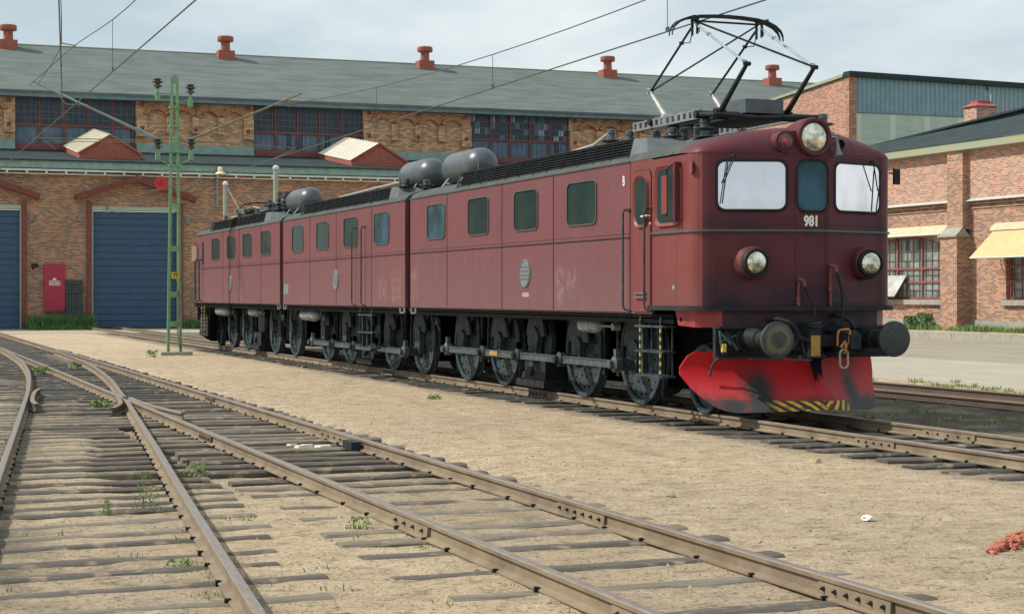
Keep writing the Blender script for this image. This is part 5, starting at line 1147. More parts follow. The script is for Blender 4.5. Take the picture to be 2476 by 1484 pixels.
for (y, z) in ((8.80, 5.95), (11.30, 5.95), (17.15, 5.9)): MB().box(XS, XS + .16, y - .10, y + .10, z - .17, z + .17).build('wall_light', M['grey_pale'], SH)
mb = MB(); mb.box(XS, XS + .22, 8.8, 9.15, 3.32, 3.5); mb.tube([(XS + .1, 8.9, 3.35), (XS + .25, 8.85, 3.2)], .05, 6); mb.build('wall_tap', M['black'], SH)
# eaves: white gutter, green fascia, low roof
mb = MB(); mb.box(XS + .30, XS + .44, -20, 55.3, 8.44, 8.535); mb.box(XS + .30, XS + .36, -20, 55.3, 8.27, 8.315)
y = -19.
while y < 55: mb.box(XS + .31, XS + .42, y - .05, y + .05, 8.30, 8.45); y += 1.02
mb.build('gutter', M['gutter'], SH)
MB().box(XS + .005, XS + .26, -20, 55.3, 8.60, 9.03).build('fascia', M['fascia_green'], SH)
MB().box(XS + .005, XS + .30, -20, 55.3, 8.53, 8.597).build('soffit', M['trim_dark'], SH)
MB().hexa([(XS + .40, -20, 8.97), (-106, -20, 10.30), (-106, 55.3, 10.30), (XS + .40, 55.3, 8.97), (XS + .40, -20, 9.05), (-106, -20, 10.40), (-106, 55.3, 10.40), (XS + .40, 55.3, 9.05)]).build('lower_roof', M['roof_low'], SH)
# clerestory
XCL = -106.0
wins = [(-5.4, 1.62), (8.79, 15.81), (22.97, 29.97), (37.18, 44.05), (51.4, 58.3)]
b = MB(); y0 = -20.
for (a, c_) in wins:
    b.box(XCL - .4, XCL, y0, a, 10.2, 13.5); b.box(XCL - .4, XCL - .01, a, c_, 10.2, 10.68); y0 = c_
b.box(XCL - .4, XCL, y0, 76, 10.2, 13.5); part_label(b.build('wall', M['brick_yel'], SH), 'yellow brick clerestory wall with blind arches')
bays = [(y1, y2) for (_, y1), (y2, _) in zip(wins, wins[1:])]
ap_ = MB(); ar_ = MB(); ak_ = MB()
for (ya, yb) in bays:
    MB().box(XCL + .004, XCL + .30, ya + .02, yb - .02, 10.38, 10.90).build('plinth_panel', M['fascia_green'], SH)
    n = 4; pitch = 1.57; c0 = (ya + yb) / 2 - pitch * 1.5
    for i in range(n):
        cy = c0 + pitch * i; ar_ = MB(); r = .64; zc = 12.36; k_ = 20
        for j in range(k_):
            a0 = R(29 + 122 * j / k_) + .008; a1 = R(29 + 122 * (j + 1) / k_) - .008
            ar_.hexa([(XCL, cy + r * math.cos(a0), zc + r * math.sin(a0)), (XCL, cy + r * math.cos(a1), zc + r * math.sin(a1)), (XCL, cy + (r + .27) * math.cos(a1), zc + (r + .27) * math.sin(a1)), (XCL, cy + (r + .27) * math.cos(a0), zc + (r + .27) * math.sin(a0)), (XCL + .26, cy + r * math.cos(a0), zc + r * math.sin(a0)), (XCL + .26, cy + r * math.cos(a1), zc + r * math.sin(a1)), (XCL + .26, cy + (r + .27) * math.cos(a1), zc + (r + .27) * math.sin(a1)), (XCL + .26, cy + (r + .27) * math.cos(a0), zc + (r + .27) * math.sin(a0))])
        ar_.m = [(q // 6) % 2 for q in range(len(ar_.f))]; ar_.build('blind_arch', [M['vous_a'], M['vous_b']], SH, sharp=0)
        for s_ in (-1, 1):
            ap_ = MB()
            if (i == 0 and s_ < 0) or (i == n - 1 and s_ > 0): ap_.box(XCL, XCL + .24, cy + s_ * .585, ya + .01 if s_ < 0 else yb - .01, 11.35, 12.63); ap_.build('pilaster', M['brick_yel'], SH, sharp=0)
        ap_ = MB()
        if i: ap_.box(XCL, XCL + .24, cy - pitch + .585, cy - .585, 11.70, 12.63); ap_.box(XCL, XCL + .27, cy - pitch / 2 - .22, cy - pitch / 2 + .22, 11.62, 11.72); ap_.build('pilaster', M['brick_yel'], SH, sharp=0)
    for y in (ya + .35, (ya + yb) / 2, yb - .35):
        for z in (11.85, 13.28): MB().lathe((XCL + .20, y, z), (1, 0, 0), [(0, .14), (.05, .14), (.06, .06)], 10).build('wall_anchor', M['brown_red'], SH)
for (a, c_) in wins:
    mb = MB(); n = 5; z0, zt, z1 = 10.68, 11.86, 13.46; xg = XCL - .12
    for i in range(n + 1):
        y = a + (c_ - a) * i / n; mb.box(xg, xg + .10, y - .055, y + .055, z0, z1)
    mb.box(xg + .003, xg + .097, a, c_, zt - .07, zt + .07); mb.box(xg + .003, xg + .097, a, c_, z0, z0 + .10); mb.box(xg, XCL + .12, a - .02, c_ + .02, 10.40, 10.665)
    wf = mb.build('window', M['brown_red'], SH); mb = MB()
    for i in range(n * 4):
        y = a + (c_ - a) * (i + .5) / (n * 4); mb.box(xg + .02, xg + .05, y - .016, y + .016, z0, zt); mb.box(xg + .02, xg + .05, y - .011, y + .011, zt, z1)
    for z in (12.25, 12.64, 13.03): mb.box(xg + .021, xg + .049, a, c_, z - .012, z + .012)
    mb.build('glazing_bar', M['bar_grey'], wf)
    mb = MB(); ny = n * 4; rr = random.Random(int(a * 10)); pale = .30 if a > 30 else .0
    for i in range(ny):
        ya, yb = a + (c_ - a) * i / ny, a + (c_ - a) * (i + 1) / ny; bays_ = rr.random()
        mb.add([(xg + .005, ya, z0), (xg + .005, yb, z0), (xg + .005, yb, zt), (xg + .005, ya, zt)], [(0, 1, 2, 3)], 1 if rr.random() < .9 else 0)
        for (za, zb_) in ((zt, 12.25), (12.25, 12.64), (12.64, 13.03), (13.03, z1)):
            q = rr.random(); mb.add([(xg + .004 + rr.uniform(0, .004), ya, za), (xg + .005, yb, za), (xg + .005, yb, zb_), (xg + .005, ya, zb_)], [(0, 1, 2, 3)], 2 if q < pale * .3 else 1 if q < pale else 0)
    mb.build('pane', [M['pane_navy'], M['pane_blue'], M['pane_grey']], wf, sharp=0)
MB().box(XCL + .02, XCL + .62, -20, 76, 13.46, 13.80).build('eaves', M['fascia_blue'], SH)
mb = MB(); mb.hexa([(XCL + .70, -20, 13.70), (-118.2, -20, 18.10), (-118.2, 76, 18.10), (XCL + .70, 76, 13.70), (XCL + .70, -20, 13.83), (-118.2, -20, 18.24), (-118.2, 76, 18.24), (XCL + .70, 76, 13.83)]); mb.hexa([(-118.2, -20, 18.10), (-131, -20, 13.5), (-131, 76, 13.5), (-118.2, 76, 18.10), (-118.2, -20, 18.238), (-131, -20, 13.63), (-131, 76, 13.63), (-118.2, 76, 18.238)])
mb.build('upper_roof', M['roof_up'], SH)
MB().box(-118.35, -118.05, -20, 76, 18.20, 18.27).build('ridge_cap', M['eave_mottled'], SH)
for y in (9.28, 23.45, 37.62, 51.7, 65.4):
    mb = MB(); mb.box(-117.5, -116.5, y - .55, y + .55, 17.5, 18.30); mb.lathe((-117, y, 18.3), (0, 0, 1), [(0, .32), (.62, .30), (.64, .52), (.70, .55), (.95, .54), (1.0, .48)], 22); mb.build('roof_vent', M['rust_red'], SH)
for yc in (13.15, 28.55):
    x0, x1 = -97.5, -105.2; zr = lambda x: 9.05 + (XS + .4 - x) / 10.4 * 1.35; mb = MB(); wb = 1.66; t_ = 10.63 - 9.38
    def sec(x, up_, w_): z = zr(x); return [(x, yc - wb, z - .05), (x, yc - wb, z + .30), (x, yc, z + 1.30 - .0), (x, yc + wb, z + .30), (x, yc + wb, z - .05)]
    A_, B_ = sec(x0, 0, 0), sec(x1, 0, 0); mb.add(A_ + B_, [(0, 1, 2, 3, 4), (9, 8, 7, 6, 5), (0, 5, 6, 1), (3, 8, 9, 4)]); sk = mb.build('skylight', M['rust_red'], SH, sharp=20)
    mb = MB(); 
    for s_ in (-1, 1):
        n = 12
        for i in range(n):
            xa, xb = x0 + .08 + (x1 - x0) * i / n, x0 + .08 + (x1 - x0) * (i + 1) / n - .0
            mb.add([(xa, yc + s_ * (wb + .06), zr(xa) + .30), (xb, yc + s_ * (wb + .06), zr(xb) + .30), (xb, yc, zr(xb) + 1.345), (xa, yc, zr(xa) + 1.345)], [(0, 1, 2, 3)])
            mb.bar((xa, yc + s_ * (wb + .06), zr(xa) + .33), (xa, yc, zr(xa) + 1.37), .06, .06)
    mb.add([(x0 + .08, yc - wb - .06, zr(x0) + .30), (x0 + .08, yc + wb + .06, zr(x0) + .30), (x0 + .08, yc, zr(x0) + 1.345)], [])
    mb.build('glazing', M['white_sheet'], sk, sharp=0)
    mb = MB()
    for s_ in (-1, 1): mb.bar((x0 + .09, yc + s_ * (wb + .08), zr(x0) + .28), (x0 + .09, yc, zr(x0) + 1.33), .05, .10)
    mb.build('verge_trim', M['rust_red'], sk)
wl = thing('wall_lamp', (XS + .5, 18.85, 8.4), 'small white floodlight fixed to the shed gutter above the rear of the locomotive', 'lamp')
MB().lathe((XS + .5, 18.85, 8.48), (0, 0, 1), [(0, .34), (.06, .30), (.16, .14), (.18, .16), (.40, .12), (.42, .05)], 16).build('shade', mk('warm_white_lamp', (.80, .70, .50), (.7, .62, .45), 5, .5), wl)
MB().tube([(XS + .2, 18.75, 8.4), (XS + .2, 18.75, 6.7)], .06, 7).build('pipe', M['galv'], wl)
MB().tube([(XS + .2, 18.75, 8.44), (XS + .5, 18.85, 8.48)], .05, 6).build('bracket', M['galv'], wl)

cb_ = thing('wall_cabinet', (XS + .12, 10.0, .96), 'tall crimson cabinet with white printing fixed to the brick pier between the blue doors', 'cabinet')
MB().box(XS + .003, XS + .26, 9.45, 10.53, .99, 3.49).build('box', M['cabinet'], cb_)
MB().box(XS + .003, XS + .23, 9.47, 10.51, .90, .99).build('plinth', M['brown_red'], cb_)
mb = MB(); xw = XS + .2605; mb.prism([(xw, 9.98 + .11 * math.cos(R(180 * i / 12)), 2.62 + .11 * math.sin(R(180 * i / 12))) for i in range(13)], (.004, 0, 0))
for (z, segs) in ((2.555, ((9.70, 9.86), (9.88, 10.0), (10.02, 10.26))), (2.485, ((9.71, 9.9), (9.93, 10.10), (10.13, 10.24))), (2.415, ((9.70, 9.83), (9.85, 10.02), (10.04, 10.10), (10.14, 10.31))), (2.345, ((9.71, 9.78), (9.83, 9.95), (10.0, 10.21)))):
    for (a, c_) in segs:
        y = a
        while y < c_: mb.box(xw, xw + .004, y, y + .03, z - .024, z + .024); y += .042
mb.build('printing', M['white'], cb_, sharp=0)
pt = thing('pallet', (XS + .2, 11.0, .2), 'dark weathered wooden pallet leaning on the wall right of the crimson cabinet', 'pallet')
mb = MB()
for i in range(6): mb.hexa([(XS + .42 - .02 * 0, 10.57 + i * .152, .15), (XS + .45, 10.57 + i * .152, .15), (XS + .45, 10.57 + i * .152 + .13, .15), (XS + .42, 10.57 + i * .152 + .13, .15), (XS + .10, 10.57 + i * .152, 2.63), (XS + .13, 10.57 + i * .152, 2.63), (XS + .13, 10.57 + i * .152 + .13, 2.63), (XS + .10, 10.57 + i * .152 + .13, 2.63)])
mb.build('boards', M['wood_dark'], pt)
mb = MB()
for z in (.45, 1.25, 2.0, 2.5): xq = XS + .43 - .32 * (z - .15) / 2.48; mb.box(xq - .04, xq + .06, 10.55, 11.48, z - .10, z + .10)
mb.build('crossbar', M['wood_dark'], pt)

# ------------------------------------------------------------------ workshop on the right
YW = 46.0
WK = thing('workshop', (-70, 50, 0), 'low pink and tan brick workshop with awnings and a black roof on the right', 'building')
GZ = .20
b = MB(); wx = [(-72.6, -66.54), (-62.05, -55.4)]
for (a, c_, z0, z1) in ((-86, -72.6, GZ, 5.62), (-72.6, -66.54, GZ, 1.62), (-66.54, -62.05, GZ, 5.62), (-62.05, -55.4, GZ, 1.62), (-55.4, -46, GZ, 5.62)): b.box(a, c_, YW, YW + .4, z0, z1)
for (a, c_) in wx:
    n = 16; cx = (a + c_) / 2; hw_ = (c_ - a) / 2
    for i in range(n):
        xa, xb = a + (c_ - a) * i / n, a + (c_ - a) * (i + 1) / n
        za, zb_ = [3.80 + .74 * math.sqrt(max(0, 1 - ((q - cx) / hw_) ** 2)) for q in (xa, xb)]
        b.hexa([(xa, YW, za), (xb, YW, zb_), (xb, YW + .4, zb_), (xa, YW + .4, za), (xa, YW, 5.62), (xb, YW, 5.62), (xb, YW + .4, 5.62), (xa, YW + .4, 5.62)])
part_label(b.build('wall', M['brick_mix'], WK, sharp=0), 'tan and red brick lower wall')
part_label(MB().box(-86, -46, YW - .12, YW + .4, 5.94, 8.42).build('wall', M['brick_pink'], WK), 'pink brick upper wall')
mb = MB()
for (z0, z1, p) in ((5.62, 5.70, .06), (5.70, 5.80, .0), (5.80, 5.88, .12), (5.88, 5.94, .05)): mb.box(-86, -46, YW - p, YW + .398, z0, z1)
part_label(mb.build('cornice', M['brick_mix'], WK, sharp=0), 'corbelled brick cornice')
for (a, c_) in ((-86, -65.76), (-64.52, -46)): MB().hexa([(a, YW - .30, 5.93), (c_, YW - .30, 5.93), (c_, YW - .12, 5.955), (a, YW - .12, 5.955), (a, YW - .30, 5.955), (c_, YW - .30, 5.955), (c_, YW - .12, 6.05), (a, YW - .12, 6.05)]).build('flashing', M['zinc'], WK)
for px in (-65.15, -80.2):
    mb = MB(); mb.box(px - .58, px + .58, YW - .42, YW + .1, 4.72, 8.40); mb.box(px - .62, px + .62, YW - .75, YW + .1, GZ, 4.42); mb.box(px - .66, px + .66, YW - .80, YW + .1, GZ, .74)
    p_ = mb.build('pilaster', M['brick_mix'], WK, sharp=0)
    MB().hexa([(px - .72, YW - .85, 4.38), (px + .72, YW - .85, 4.38), (px + .72, YW - .1, 4.38), (px - .72, YW - .1, 4.38), (px - .72, YW - .85, 4.46), (px + .72, YW - .85, 4.46), (px + .60, YW - .41, 4.82), (px - .60, YW - .41, 4.82)]).build('pilaster_cap', M['concrete'], p_)
MB().box(-86, -46, YW - .06, YW + .02, GZ - .2, .73).build('plinth', M['concrete'], WK)
MB().prism([(-66.25, YW - .065, .40), (-65.85, YW - .065, .62), (-65.5, YW - .065, .46), (-65.8, YW - .065, .36)], (0, -.01, 0)).build('exposed_brick', M['rust_red'], WK)
for k_, (a, c_) in enumerate(wx):
    mb = MB(); xq = YW + .16; n = 3
    cx = (a + c_) / 2; hw_ = (c_ - a) / 2; zz = lambda x: 3.78 + .74 * math.sqrt(max(0, 1 - ((x - cx) / hw_) ** 2))
    for i in range(n + 1):
        x = a + (c_ - a) * i / n; x = min(max(x, a + .08), c_ - .08); mb.box(x - .055, x + .055, xq, xq + .1, 1.62, zz(x) + .02)
    for z in (1.68, 2.42, 3.05): mb.box(a, c_, xq + .002, xq + .098, z - .045, z + .045)
    for i in range(12):
        xa, xb = a + (c_ - a) * i / 12, a + (c_ - a) * (i + 1) / 12; mb.bar((xa, xq + .05, zz(xa) - .03), (xb, xq + .05, zz(xb) - .03), .1, .12)
    for i in range(12):
        x = a + (c_ - a) * (i + .5) / 12
        mb.box(x - .012, x + .012, xq + .03, xq + .06, 1.62, zz(x) - .1)
    for z in (2.05, 2.74, 3.42, 3.85): mb.box(a + .1, c_ - .1, xq + .03, xq + .06, z - .012, z + .012)
    wf = mb.build('window', M['frame_red'], WK)
    mb = MB(); nx = 12; zs = [1.62, 2.05, 2.42, 2.74, 3.05, 3.42, 3.85, 4.6]; rr = random.Random(5 + k_)
    for i in range(nx):
        for za, zb_ in zip(zs, zs[1:]):
            xa, xb = a + (c_ - a) * i / nx, a + (c_ - a) * (i + 1) / nx; q = rr.random(); jt = rr.uniform(-.008, .008)
            mb.add([(xa, xq + .075 + jt, za), (xb, xq + .075, za), (xb, xq + .075, zb_), (xa, xq + .075 + jt, zb_)], [(0, 1, 2, 3)], 1 if q < .14 else 0)
    mb.build('pane', [M['pane_green'], M['pane_green2']], wf, sharp=0)
    MB().box(a - .15, c_ + .10, YW - .16, YW + .3, 1.38, 1.61).build('sill', M['concrete'], wf)
    mb = MB(); mb.box(c_ - .0, c_ + .05, YW - .05, YW + .0, 1.6, 4.6); mb.build('awning_rail', M['zinc'], wf)
mb = MB(); mb.hexa([(-71.9, YW - .55, 1.75), (-69.75, YW - .55, 1.75), (-69.75, YW - .53, 1.78), (-71.9, YW - .53, 1.78), (-71.9, YW + .12, 2.75), (-69.75, YW + .12, 2.75), (-69.75, YW + .14, 2.75), (-71.9, YW + .14, 2.75)]); mb.build('tilted_sash', M['pane_pale'], WK)
aw = MB(); aw.hexa([(-73.2, YW - .32, 4.58), (-66.2, YW - .32, 4.58), (-66.2, YW, 4.66), (-73.2, YW, 4.66), (-73.2, YW - .25, 4.74), (-66.2, YW - .25, 4.74), (-66.2, YW, 4.98), (-73.2, YW, 4.98)])
a1 = part_label(aw.build('awning', M['awning_pale'], WK), 'rolled-up awning'); MB().tube([(-73.2, YW - .33, 4.56), (-66.5, YW - .33, 4.56), (-66.5, YW - .1, 4.52)], .035, 6).build('front_bar', M['gutter'], a1)
aw = MB(); aw.hexa([(-62.8, YW - .30, 4.60), (-54.8, YW - .30, 4.60), (-54.8, YW, 4.64), (-62.8, YW, 4.64), (-62.8, YW - .22, 4.78), (-54.8, YW - .22, 4.78), (-54.8, YW, 4.92), (-62.8, YW, 4.92)])
a2 = aw.build('awning', M['awning_pale'], WK)
MB().hexa([(-62.6, YW - 1.45, 3.40), (-54.9, YW - 1.45, 3.40), (-54.9, YW - .2, 4.58), (-62.6, YW - .2, 4.58), (-62.6, YW - 1.45, 3.43), (-54.9, YW - 1.45, 3.43), (-54.9, YW - .2, 4.62), (-62.6, YW - .2, 4.62)]).build('canvas', M['awning'], a2)
mb = MB(); mb.tube([(-62.5, YW - 1.42, 3.40), (-62.5, YW, 3.45)], .025, 6); mb.tube([(-62.6, YW - 1.45, 3.40), (-54.9, YW - 1.45, 3.40)], .03, 6); mb.build('awning_arm', M['gutter'], a2)
MB().box(-86.2, -46, YW - .55, YW - .125, 8.20, 8.52).build('eaves', M['eave_mottled'], WK)
mb = MB(); mb.add([(-86.2, YW - .58, 8.53), (-46, YW - .58, 8.53), (-46, 53, 11.3), (-86.2, 53, 9.48)], [(0, 1, 2), (0, 2, 3)]); mb.add([(-86.2, 53, 9.3), (-46, 53, 9.3), (-46, 62, 9.3), (-86.2, 62, 9.3)], [(0, 1, 2, 3)]); mb.build('roof', M['roof_low'], WK, sharp=60)
mb = MB(); mb.hexa([(-86.4, 52.7, 9.2), (-46, 52.7, 11.0), (-46, 53.6, 11.0), (-86.4, 53.6, 9.2), (-86.4, 52.7, 9.82), (-46, 52.7, 12.09), (-46, 53.6, 12.09), (-86.4, 53.6, 9.82)]); mb.build('roof_upstand', M['trim_dark'], WK)
MB().hexa([(-86.5, 52.55, 9.80), (-46, 52.55, 12.07), (-46, 53.75, 12.07), (-86.5, 53.75, 9.80), (-86.5, 52.55, 9.90), (-46, 52.55, 12.17), (-46, 53.75, 12.17), (-86.5, 53.75, 9.90)]).build('upstand_capping', M['roof_low'], WK)
b = MB(); b.box(-74.83, -73.75, 52.9, 54.1, 10.0, 11.36); ch = b.build('chimney', M['brick_pink'], WK); part_label(ch, 'square brick chimney with a red cap')
mb = MB(); mb.hexa([(-74.93, 52.8, 11.36), (-73.65, 52.8, 11.36), (-73.65, 54.2, 11.36), (-74.93, 54.2, 11.36), (-74.6, 53.1, 11.54), (-73.95, 53.1, 11.54), (-73.95, 53.9, 11.54), (-74.6, 53.9, 11.54)]); mb.box(-74.6, -73.95, 53.1, 53.9, 11.53, 11.66); mb.build('chimney_cap', M['cap_red'], ch)
for (x, y, z) in ((-72.3, 53.2, 11.55), (-71.9, 53.2, 11.4)): MB().tube([(x, y, 10.5), (x, y, z)], .025, 6).build('vent_pipe', M['rust_red'], WK)
MB().tube([(-73.95, 53.9, 11.6), (-73.95, 53.9, 12.0)], .02, 5).build('vent_pipe', M['gutter'], WK)
b = MB(); b.box(-69.56, -68.5, 49.0, 50.6, 8.9, 9.42); part_label(b.build('roof_hatch', M['cap_red'], WK), 'low red roof hatch')

# ------------------------------------------------------------------ hall behind, with corrugated cladding
HB = thing('factory_hall', (-97, 70, 0), 'tall hall with blue corrugated cladding and an orange brick side, behind the workshop', 'building')
YB = 55.5; XB = -90.0; tz = lambda y: 14.86 - .0155 * (y - YB)
mb = MB(); mb.prism([(XB, YB, 0), (XB, YB, 14.86), (-104.6, YB, 13.96), (-104.6, YB, 0)], (0, .35, 0)); part_label(mb.build('wall', M['brick_back'], HB), 'orange brick side wall with sloping top')
part_label(MB().box(XB - .38, XB + .004, YB - .002, YB + .52, 0, 14.84).build('corner_pier', M['brick_back_shade'], HB), 'brick corner pier, coloured darker for its shaded end face')
mb = MB(); y = YB + .53; pts = []
while y < 110: pts += [(y, 0), (y + .10, 0), (y + .16, .07), (y + .26, .07)]; y += .32
mb.sheet([[(XB - .08 + d_, y, 12.76) for y, d_ in pts], [(XB - .08 + d_, y, tz(y)) for y, d_ in pts]]); mb.build('cladding', M['clad'], HB, sharp=20)
MB().box(XB - .3, XB - .05, YB + .53, 110, 12.68, 12.76).build('cladding_flashing', M['fascia_blue'], HB)
gl_ = MB().box(XB - .2, XB - .06, YB + .53, 110, 5, 12.68).build('glazing', M['hall_glass'], HB)
mb = MB(); mb.hexa([(XB - .5, YB - .1, 14.85), (XB - .5, 110, tz(110)), (XB + .25, 110, tz(110)), (XB + .25, YB - .1, 14.85), (XB - .5, YB - .1, 15.16), (XB - .5, 110, tz(110) + .3), (XB + .25, 110, tz(110) + .3), (XB + .25, YB - .1, 15.16)]); mb.build('roof_trim', M['trim_dark'], HB)
mb = MB(); mb.hexa([(XB - .5, YB - .15, 14.87), (XB - .5, 110, tz(110)), (-104.7, 110, 13.1), (-104.7, YB - .15, 13.97), (XB - .5, YB - .15, 15.05), (XB - .5, 110, tz(110) + .18), (-104.7, 110, 13.3), (-104.7, YB - .15, 14.12)]); mb.build('roof', M['eave_mottled'], HB)
MB().bar((XB + .05, 65.3, 14.4), (XB + .05, 65.3, 14.75), .06, .06).build('drain_spout', M['black'], HB)

# ------------------------------------------------------------------ catenary mast, wires, posts
XM = -53.5
MS = thing('catenary_mast', (XM, 9.15, 0), 'green lattice overhead-line mast between the tracks with two bracket arms', 'mast')
MB().hexa([(XM - .5, 8.62, -.2), (XM + .5, 8.62, -.2), (XM + .5, 9.68, -.2), (XM - .5, 9.68, -.2), (XM - .45, 8.68, .10), (XM + .45, 8.68, .10), (XM + .45, 9.62, .10), (XM - .45, 9.62, .10)]).build('foundation', M['concrete'], MS)
legy = lambda z, s_: 9.145 + s_ * (.19 - .115 * (z / 8.51))
for s_ in (-1, 1):
    mb = MB()
    for (z0, z1) in ((.05, 8.51),):
        p0, p1 = (XM, legy(z0, s_), z0), (XM, legy(z1, s_), z1)
        mb.hexa([(XM - .06, p0[1] - .035, z0), (XM + .06, p0[1] - .035, z0), (XM + .06, p0[1] + .035, z0), (XM - .06, p0[1] + .035, z0), (XM - .045, p1[1] - .03, z1), (XM + .045, p1[1] - .03, z1), (XM + .045, p1[1] + .03, z1), (XM - .045, p1[1] + .03, z1)])
        mb.bar((XM + .065, p0[1] - s_ * .0, z0), (XM + .05, p1[1], z1), .012, .085, upv=(0, 1, 0))
    mb.build('channel_leg', M['mast'], MS)
for z in (.95, 1.85, 2.43, 3.25, 4.55, 6.48, 8.42):
    h_ = .17 if z not in (8.42, 6.48) else .27; MB().hexa([(XM + .07, legy(z, -1), z - h_ / 2), (XM + .085, legy(z, -1), z - h_ / 2), (XM + .085, legy(z, 1), z - h_ / 2), (XM + .07, legy(z, 1), z - h_ / 2), (XM + .07, legy(z, -1), z + h_ / 2), (XM + .085, legy(z, -1), z + h_ / 2), (XM + .085, legy(z, 1), z + h_ / 2), (XM + .07, legy(z, 1), z + h_ / 2)]).build('batten_plate', M['mast'], MS)
for z in (5.80, 6.22, 7.58, 7.0): MB().box(XM - .1, XM + .12, legy(z, -1) - .06, legy(z, 1) + .06, z - .03, z + .03).build('clamp', M['mast'], MS)
np_ = MB().box(XM + .112, XM + .12, 9.05, 9.28, 2.33, 2.53).build('number_plate', M['yellow'], MS)
lettering('77', .17, (XM + .123, 9.165, 2.43), M['rubber'], 'number', np_, '+X', .004, .9)
MB().tube([(XM + .11, 9.22, 2.2), (XM + .11, 9.28, 1.4), (XM + .12, 9.22, .8), (XM + .15, 9.3, .1)], .018, 6).build('earth_cable', M['grey_pale'], MS)
def mast_ins(y, z0, z1, low):
    mb = MB(); h_ = z1 - z0; mb.lathe((XM, y, z0), (0, 0, 1), [(0, .05), (h_ * .08, .06), (h_ * .18, .13), (h_ * .30, .135), (h_ * .36, .07), (h_ * .46, .08), (h_ * .56, .165), (h_ * .66, .17), (h_ * .72, .08), (h_ * .80, .10), (h_ * .88, .13), (h_ * .96, .10), (h_, .03)], 14)
    i_ = mb.build('insulator', M['insul'], MS); mb = MB(); mb.tube([(XM, y, z0 + .02), (XM, y, low)], .035, 6); mb.box(XM - .05, XM + .05, y - .07, y + .07, low - .02, low + .22); mb.build('insulator_pin', M['mast'], i_); return i_
mast_ins(8.637, 8.13, 8.46, 7.80); mast_ins(9.64, 7.99, 8.32, 7.62); mast_ins(8.645, 6.28, 6.62, 5.98); mast_ins(9.66, 6.30, 6.65, 6.0)
mb = MB(); mb.tube([(XM, 8.637, 7.98), (XM, 9.07, 7.98)], .022, 6); mb.tube([(XM, 8.66, 7.82), (XM, 9.05, 7.80)], .018, 6); mb.tube([(XM, 8.62, 6.0), (XM, 8.98, 5.82)], .022, 6); mb.tube([(XM, 9.68, 6.02), (XM, 9.3, 5.82)], .022, 6); mb.tube([(XM, 8.64, 6.2), (XM, 9.66, 6.2)], .016, 6); mb.tube([(XM - .1, 9.2, 7.75), (XM - .02, 9.64, 7.68)], .02, 6); mb.build('insulator_bracket', M['mast'], MS)
mb = MB(); mb.tube([(XM, 8.62, 6.60), (XM, 5.02, 8.16)], [.035, .028], 8); mb.tube([(XM - .05, 8.60, 6.56), (XM - .45, 5.45, 8.08)], .026, 7); mb.tube([(XM, 8.35, 6.66), (XM, 8.05, 6.92)], .04, 7); mb.lathe((XM, 5.02, 8.16), (0, -1, .43), [(0, .03), (.12, .03)], 7); mb.tube([(XM, 5.6, 7.95), (XM, 5.9, 7.55), (XM, 6.55, 7.55)], .012, 5); part_label(mb.build('bracket_arm', M['galv'], MS), 'grey arm reaching to the left')
mb = MB(); mb.tube([(XM, 9.66, 6.62), (XM, 13.12, 8.16)], [.034, .026], 8); mb.tube([(XM, 12.7, 8.0), (XM, 12.72, 7.72)], .012, 5); mb.tube([(XM, 12.45, 7.86), (XM, 12.95, 7.80)], .015, 5); part_label(mb.build('bracket_arm', M['ochre_tube'], MS), 'thin yellowish arm reaching over the locomotive')
mb = MB(); mb.tube([(XM, 8.55, 6.545), (XM, 5.1, 6.51)], .016, 6); mb.tube([(XM - .1, 8.55, 6.50), (XM - .4, 5.6, 6.46)], .013, 6); mb.tube([(XM, 5.2, 6.5), (XM, 5.6, 6.2)], .012, 5); mb.tube([(XM, 9.80, 6.57), (XM, 12.95, 6.44)], .014, 6); mb.tube([(XM, 12.2, 6.08), (XM, 12.9, 6.40)], .012, 5); mb.build('steady_arm', M['ochre_tube'], MS)
mb = MB(); mb.tube([(XM, 8.62, 8.40), (XM, 5.1, 8.36)], .009, 5); mb.tube([(XM, 8.62, 8.30), (XM, 5.4, 8.26)], .009, 5); mb.tube([(XM, 9.64, 8.26), (XM, 13.1, 8.20)], .008, 5); mb.build('stay_wire', M['galv'], MS)
SG = thing('round_sign', (XM + .15, 8.72, 5.2), 'round red sign with dark marks hanging beside the green mast', 'sign')
MB().lathe((XM + .12, 8.73, 5.24), (1, 0, 0), [(0, .205), (.012, .205)], 30).build('disc', M['signred'], SG)
mb = MB(); xq = XM + .1335
for (a, c_) in (((8.64, 5.33), (8.62, 5.17)), ((8.70, 5.35), (8.69, 5.15)), ((8.69, 5.25), (8.76, 5.35)), ((8.70, 5.25), (8.77, 5.15)), ((8.80, 5.33), (8.80, 5.20)), ((8.83, 5.29), (8.76, 5.22))): mb.bar((xq, a[0], a[1]), (xq, c_[0], c_[1]), .003, .022, upv=(1, 0, 0))
mb.build('marks', M['brown_red'], SG)
mb = MB(); mb.tube([(XM + .1, 8.95, 5.10), (XM + .1, 8.72, 5.05), (XM + .1, 8.38, 4.99)], .014, 6); mb.box(XM + .06, XM + .13, 8.62, 8.84, 5.03, 5.09); mb.build('bracket', M['grey_pale'], SG)

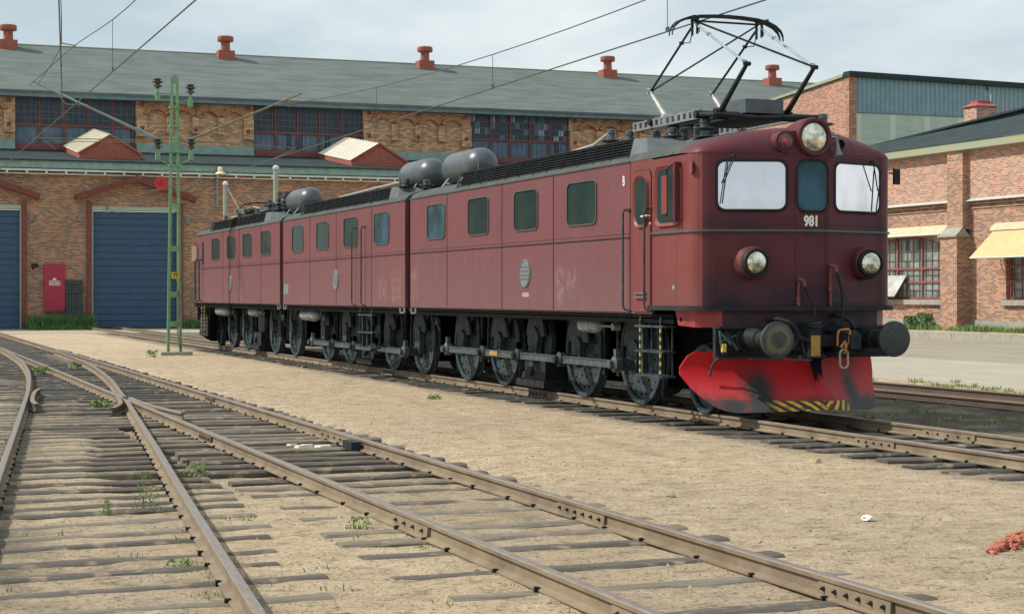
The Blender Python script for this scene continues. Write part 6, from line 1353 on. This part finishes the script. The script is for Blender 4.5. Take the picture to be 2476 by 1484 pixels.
def wire(pts, r, label, name='overhead_wire'):
    return tag(MB().tube(pts, r, 5).build(name, M['wire'], None), label, 'wire', 'overhead line wires')
def droppers(ps, parent):
    for (x, y, za, zb_) in ps:
        MB().tube([(x, y, za), (x, y, zb_)], .0065, 5).build('dropper', M['wire'], parent); MB().box(x - .05, x + .05, y - .012, y + .012, zb_ - .01, zb_ + .07).build('clip', M['wire'], parent)
def cat(x, x0, z0, x1, z1, sag): t_ = (x - x0) / (x1 - x0); return z0 + (z1 - z0) * t_ - 4 * sag * t_ * (1 - t_)
yc = 12.23
cm = lambda x: cat(x, -53.5, 7.78, 2.5, 8.2, 1.27)
w1_ = wire([(x, yc, 6.075) for x in (-95, -53.5, -20, 5)], .0135, 'contact wire touching the raised pantograph of the red locomotive')
w2_ = wire([(-53.5 + i * 2, yc, cm(-53.5 + i * 2)) for i in range(0, 29)], .011, 'sagging carrier wire above the locomotive contact wire')
droppers([(x, yc, cm(x), 6.08) for x in (-33.5, -25.3, -42.0, -17.5)], w2_)
yS = 4.85
cs_ = lambda x: interp([(-53.5, 8.06), (-42.1, 7.72), (-35.7, 7.38), (-32.5, 7.29), (-20, 7.2), (0, 7.6), (3, 7.7)], x)
w3_ = wire([(x, 4.85 , 6.33) for x in (-95, -53.5, -20, 5)], .0135, 'contact wire above the straight foreground track')
w4_ = wire([(-53.5 + i * 2, yS, cs_(-53.5 + i * 2)) for i in range(0, 29)], .011, 'carrier wire above the straight foreground track, with one long dropper')
droppers([(x, yS, cs_(x), 6.34) for x in (-35.6, -22.)], w4_)
dm_ = lambda x: 2.718 - .1121 * (x + 25.56)
dz_ = lambda x: interp([(-53.5, 8.13), (-40.9, 7.6), (-33.65, 7.4), (-25, 7.25), (-10, 7.2), (0, 7.25)], x)
dy_ = lambda x: dm_(x) if x > -40 else interp([(-53.5, 5.11), (-40.9, 4.42), (-30, dm_(-30))], x)
w5_ = wire([(x, dm_(x), 6.30) for x in range(-45, 3, 3)], .013, 'contact wire over the curving track, seen as a nearly vertical line at the left')
w6_ = wire([(x, dy_(x), dz_(x)) for x in (-53.5, -50, -46, -43, -40.9, -37, -33.65, -29, -25, -18, -10, 0)], .010, 'carrier wire close beside the nearly vertical contact wire at the left')
droppers([(-35., dm_(-35.), dz_(-35), 6.31)], w6_)
MB().tube([(-40.9, 4.42, 7.6), (-42.1, 4.87, 7.72)], .013, 5).build('link_wire', M['wire'], w6_)
def post(y, zt, r, label, strut=None):
    p_ = thing('line_post', (-72, y, 0), label, 'post')
    MB().lathe((-72, y, -.1), (0, 0, 1), [(0, r * 1.15), (zt + .1, r)], 14).build('pole', M['concrete_post'], p_)
    MB().lathe((-72, y, zt), (0, 0, 1), [(0, r * 1.25), (.10, r * 1.3), (.12, r), (.16, r * .4)], 14).build('pole_cap', M['gutter'], p_)
    if strut: MB().tube([(-72, y + .08, zt - .12), (-72, strut[0], strut[1])], .025, 6).build('stay_wire', M['gutter'], p_)
    return p_
post(14.43, 6.40, .085, 'pale round post with a slanting stay, rising behind the rear of the locomotive', (15.3, 4.9))
post(16.57, 7.12, .105, 'pale round post without stay, the taller of two behind the locomotive')
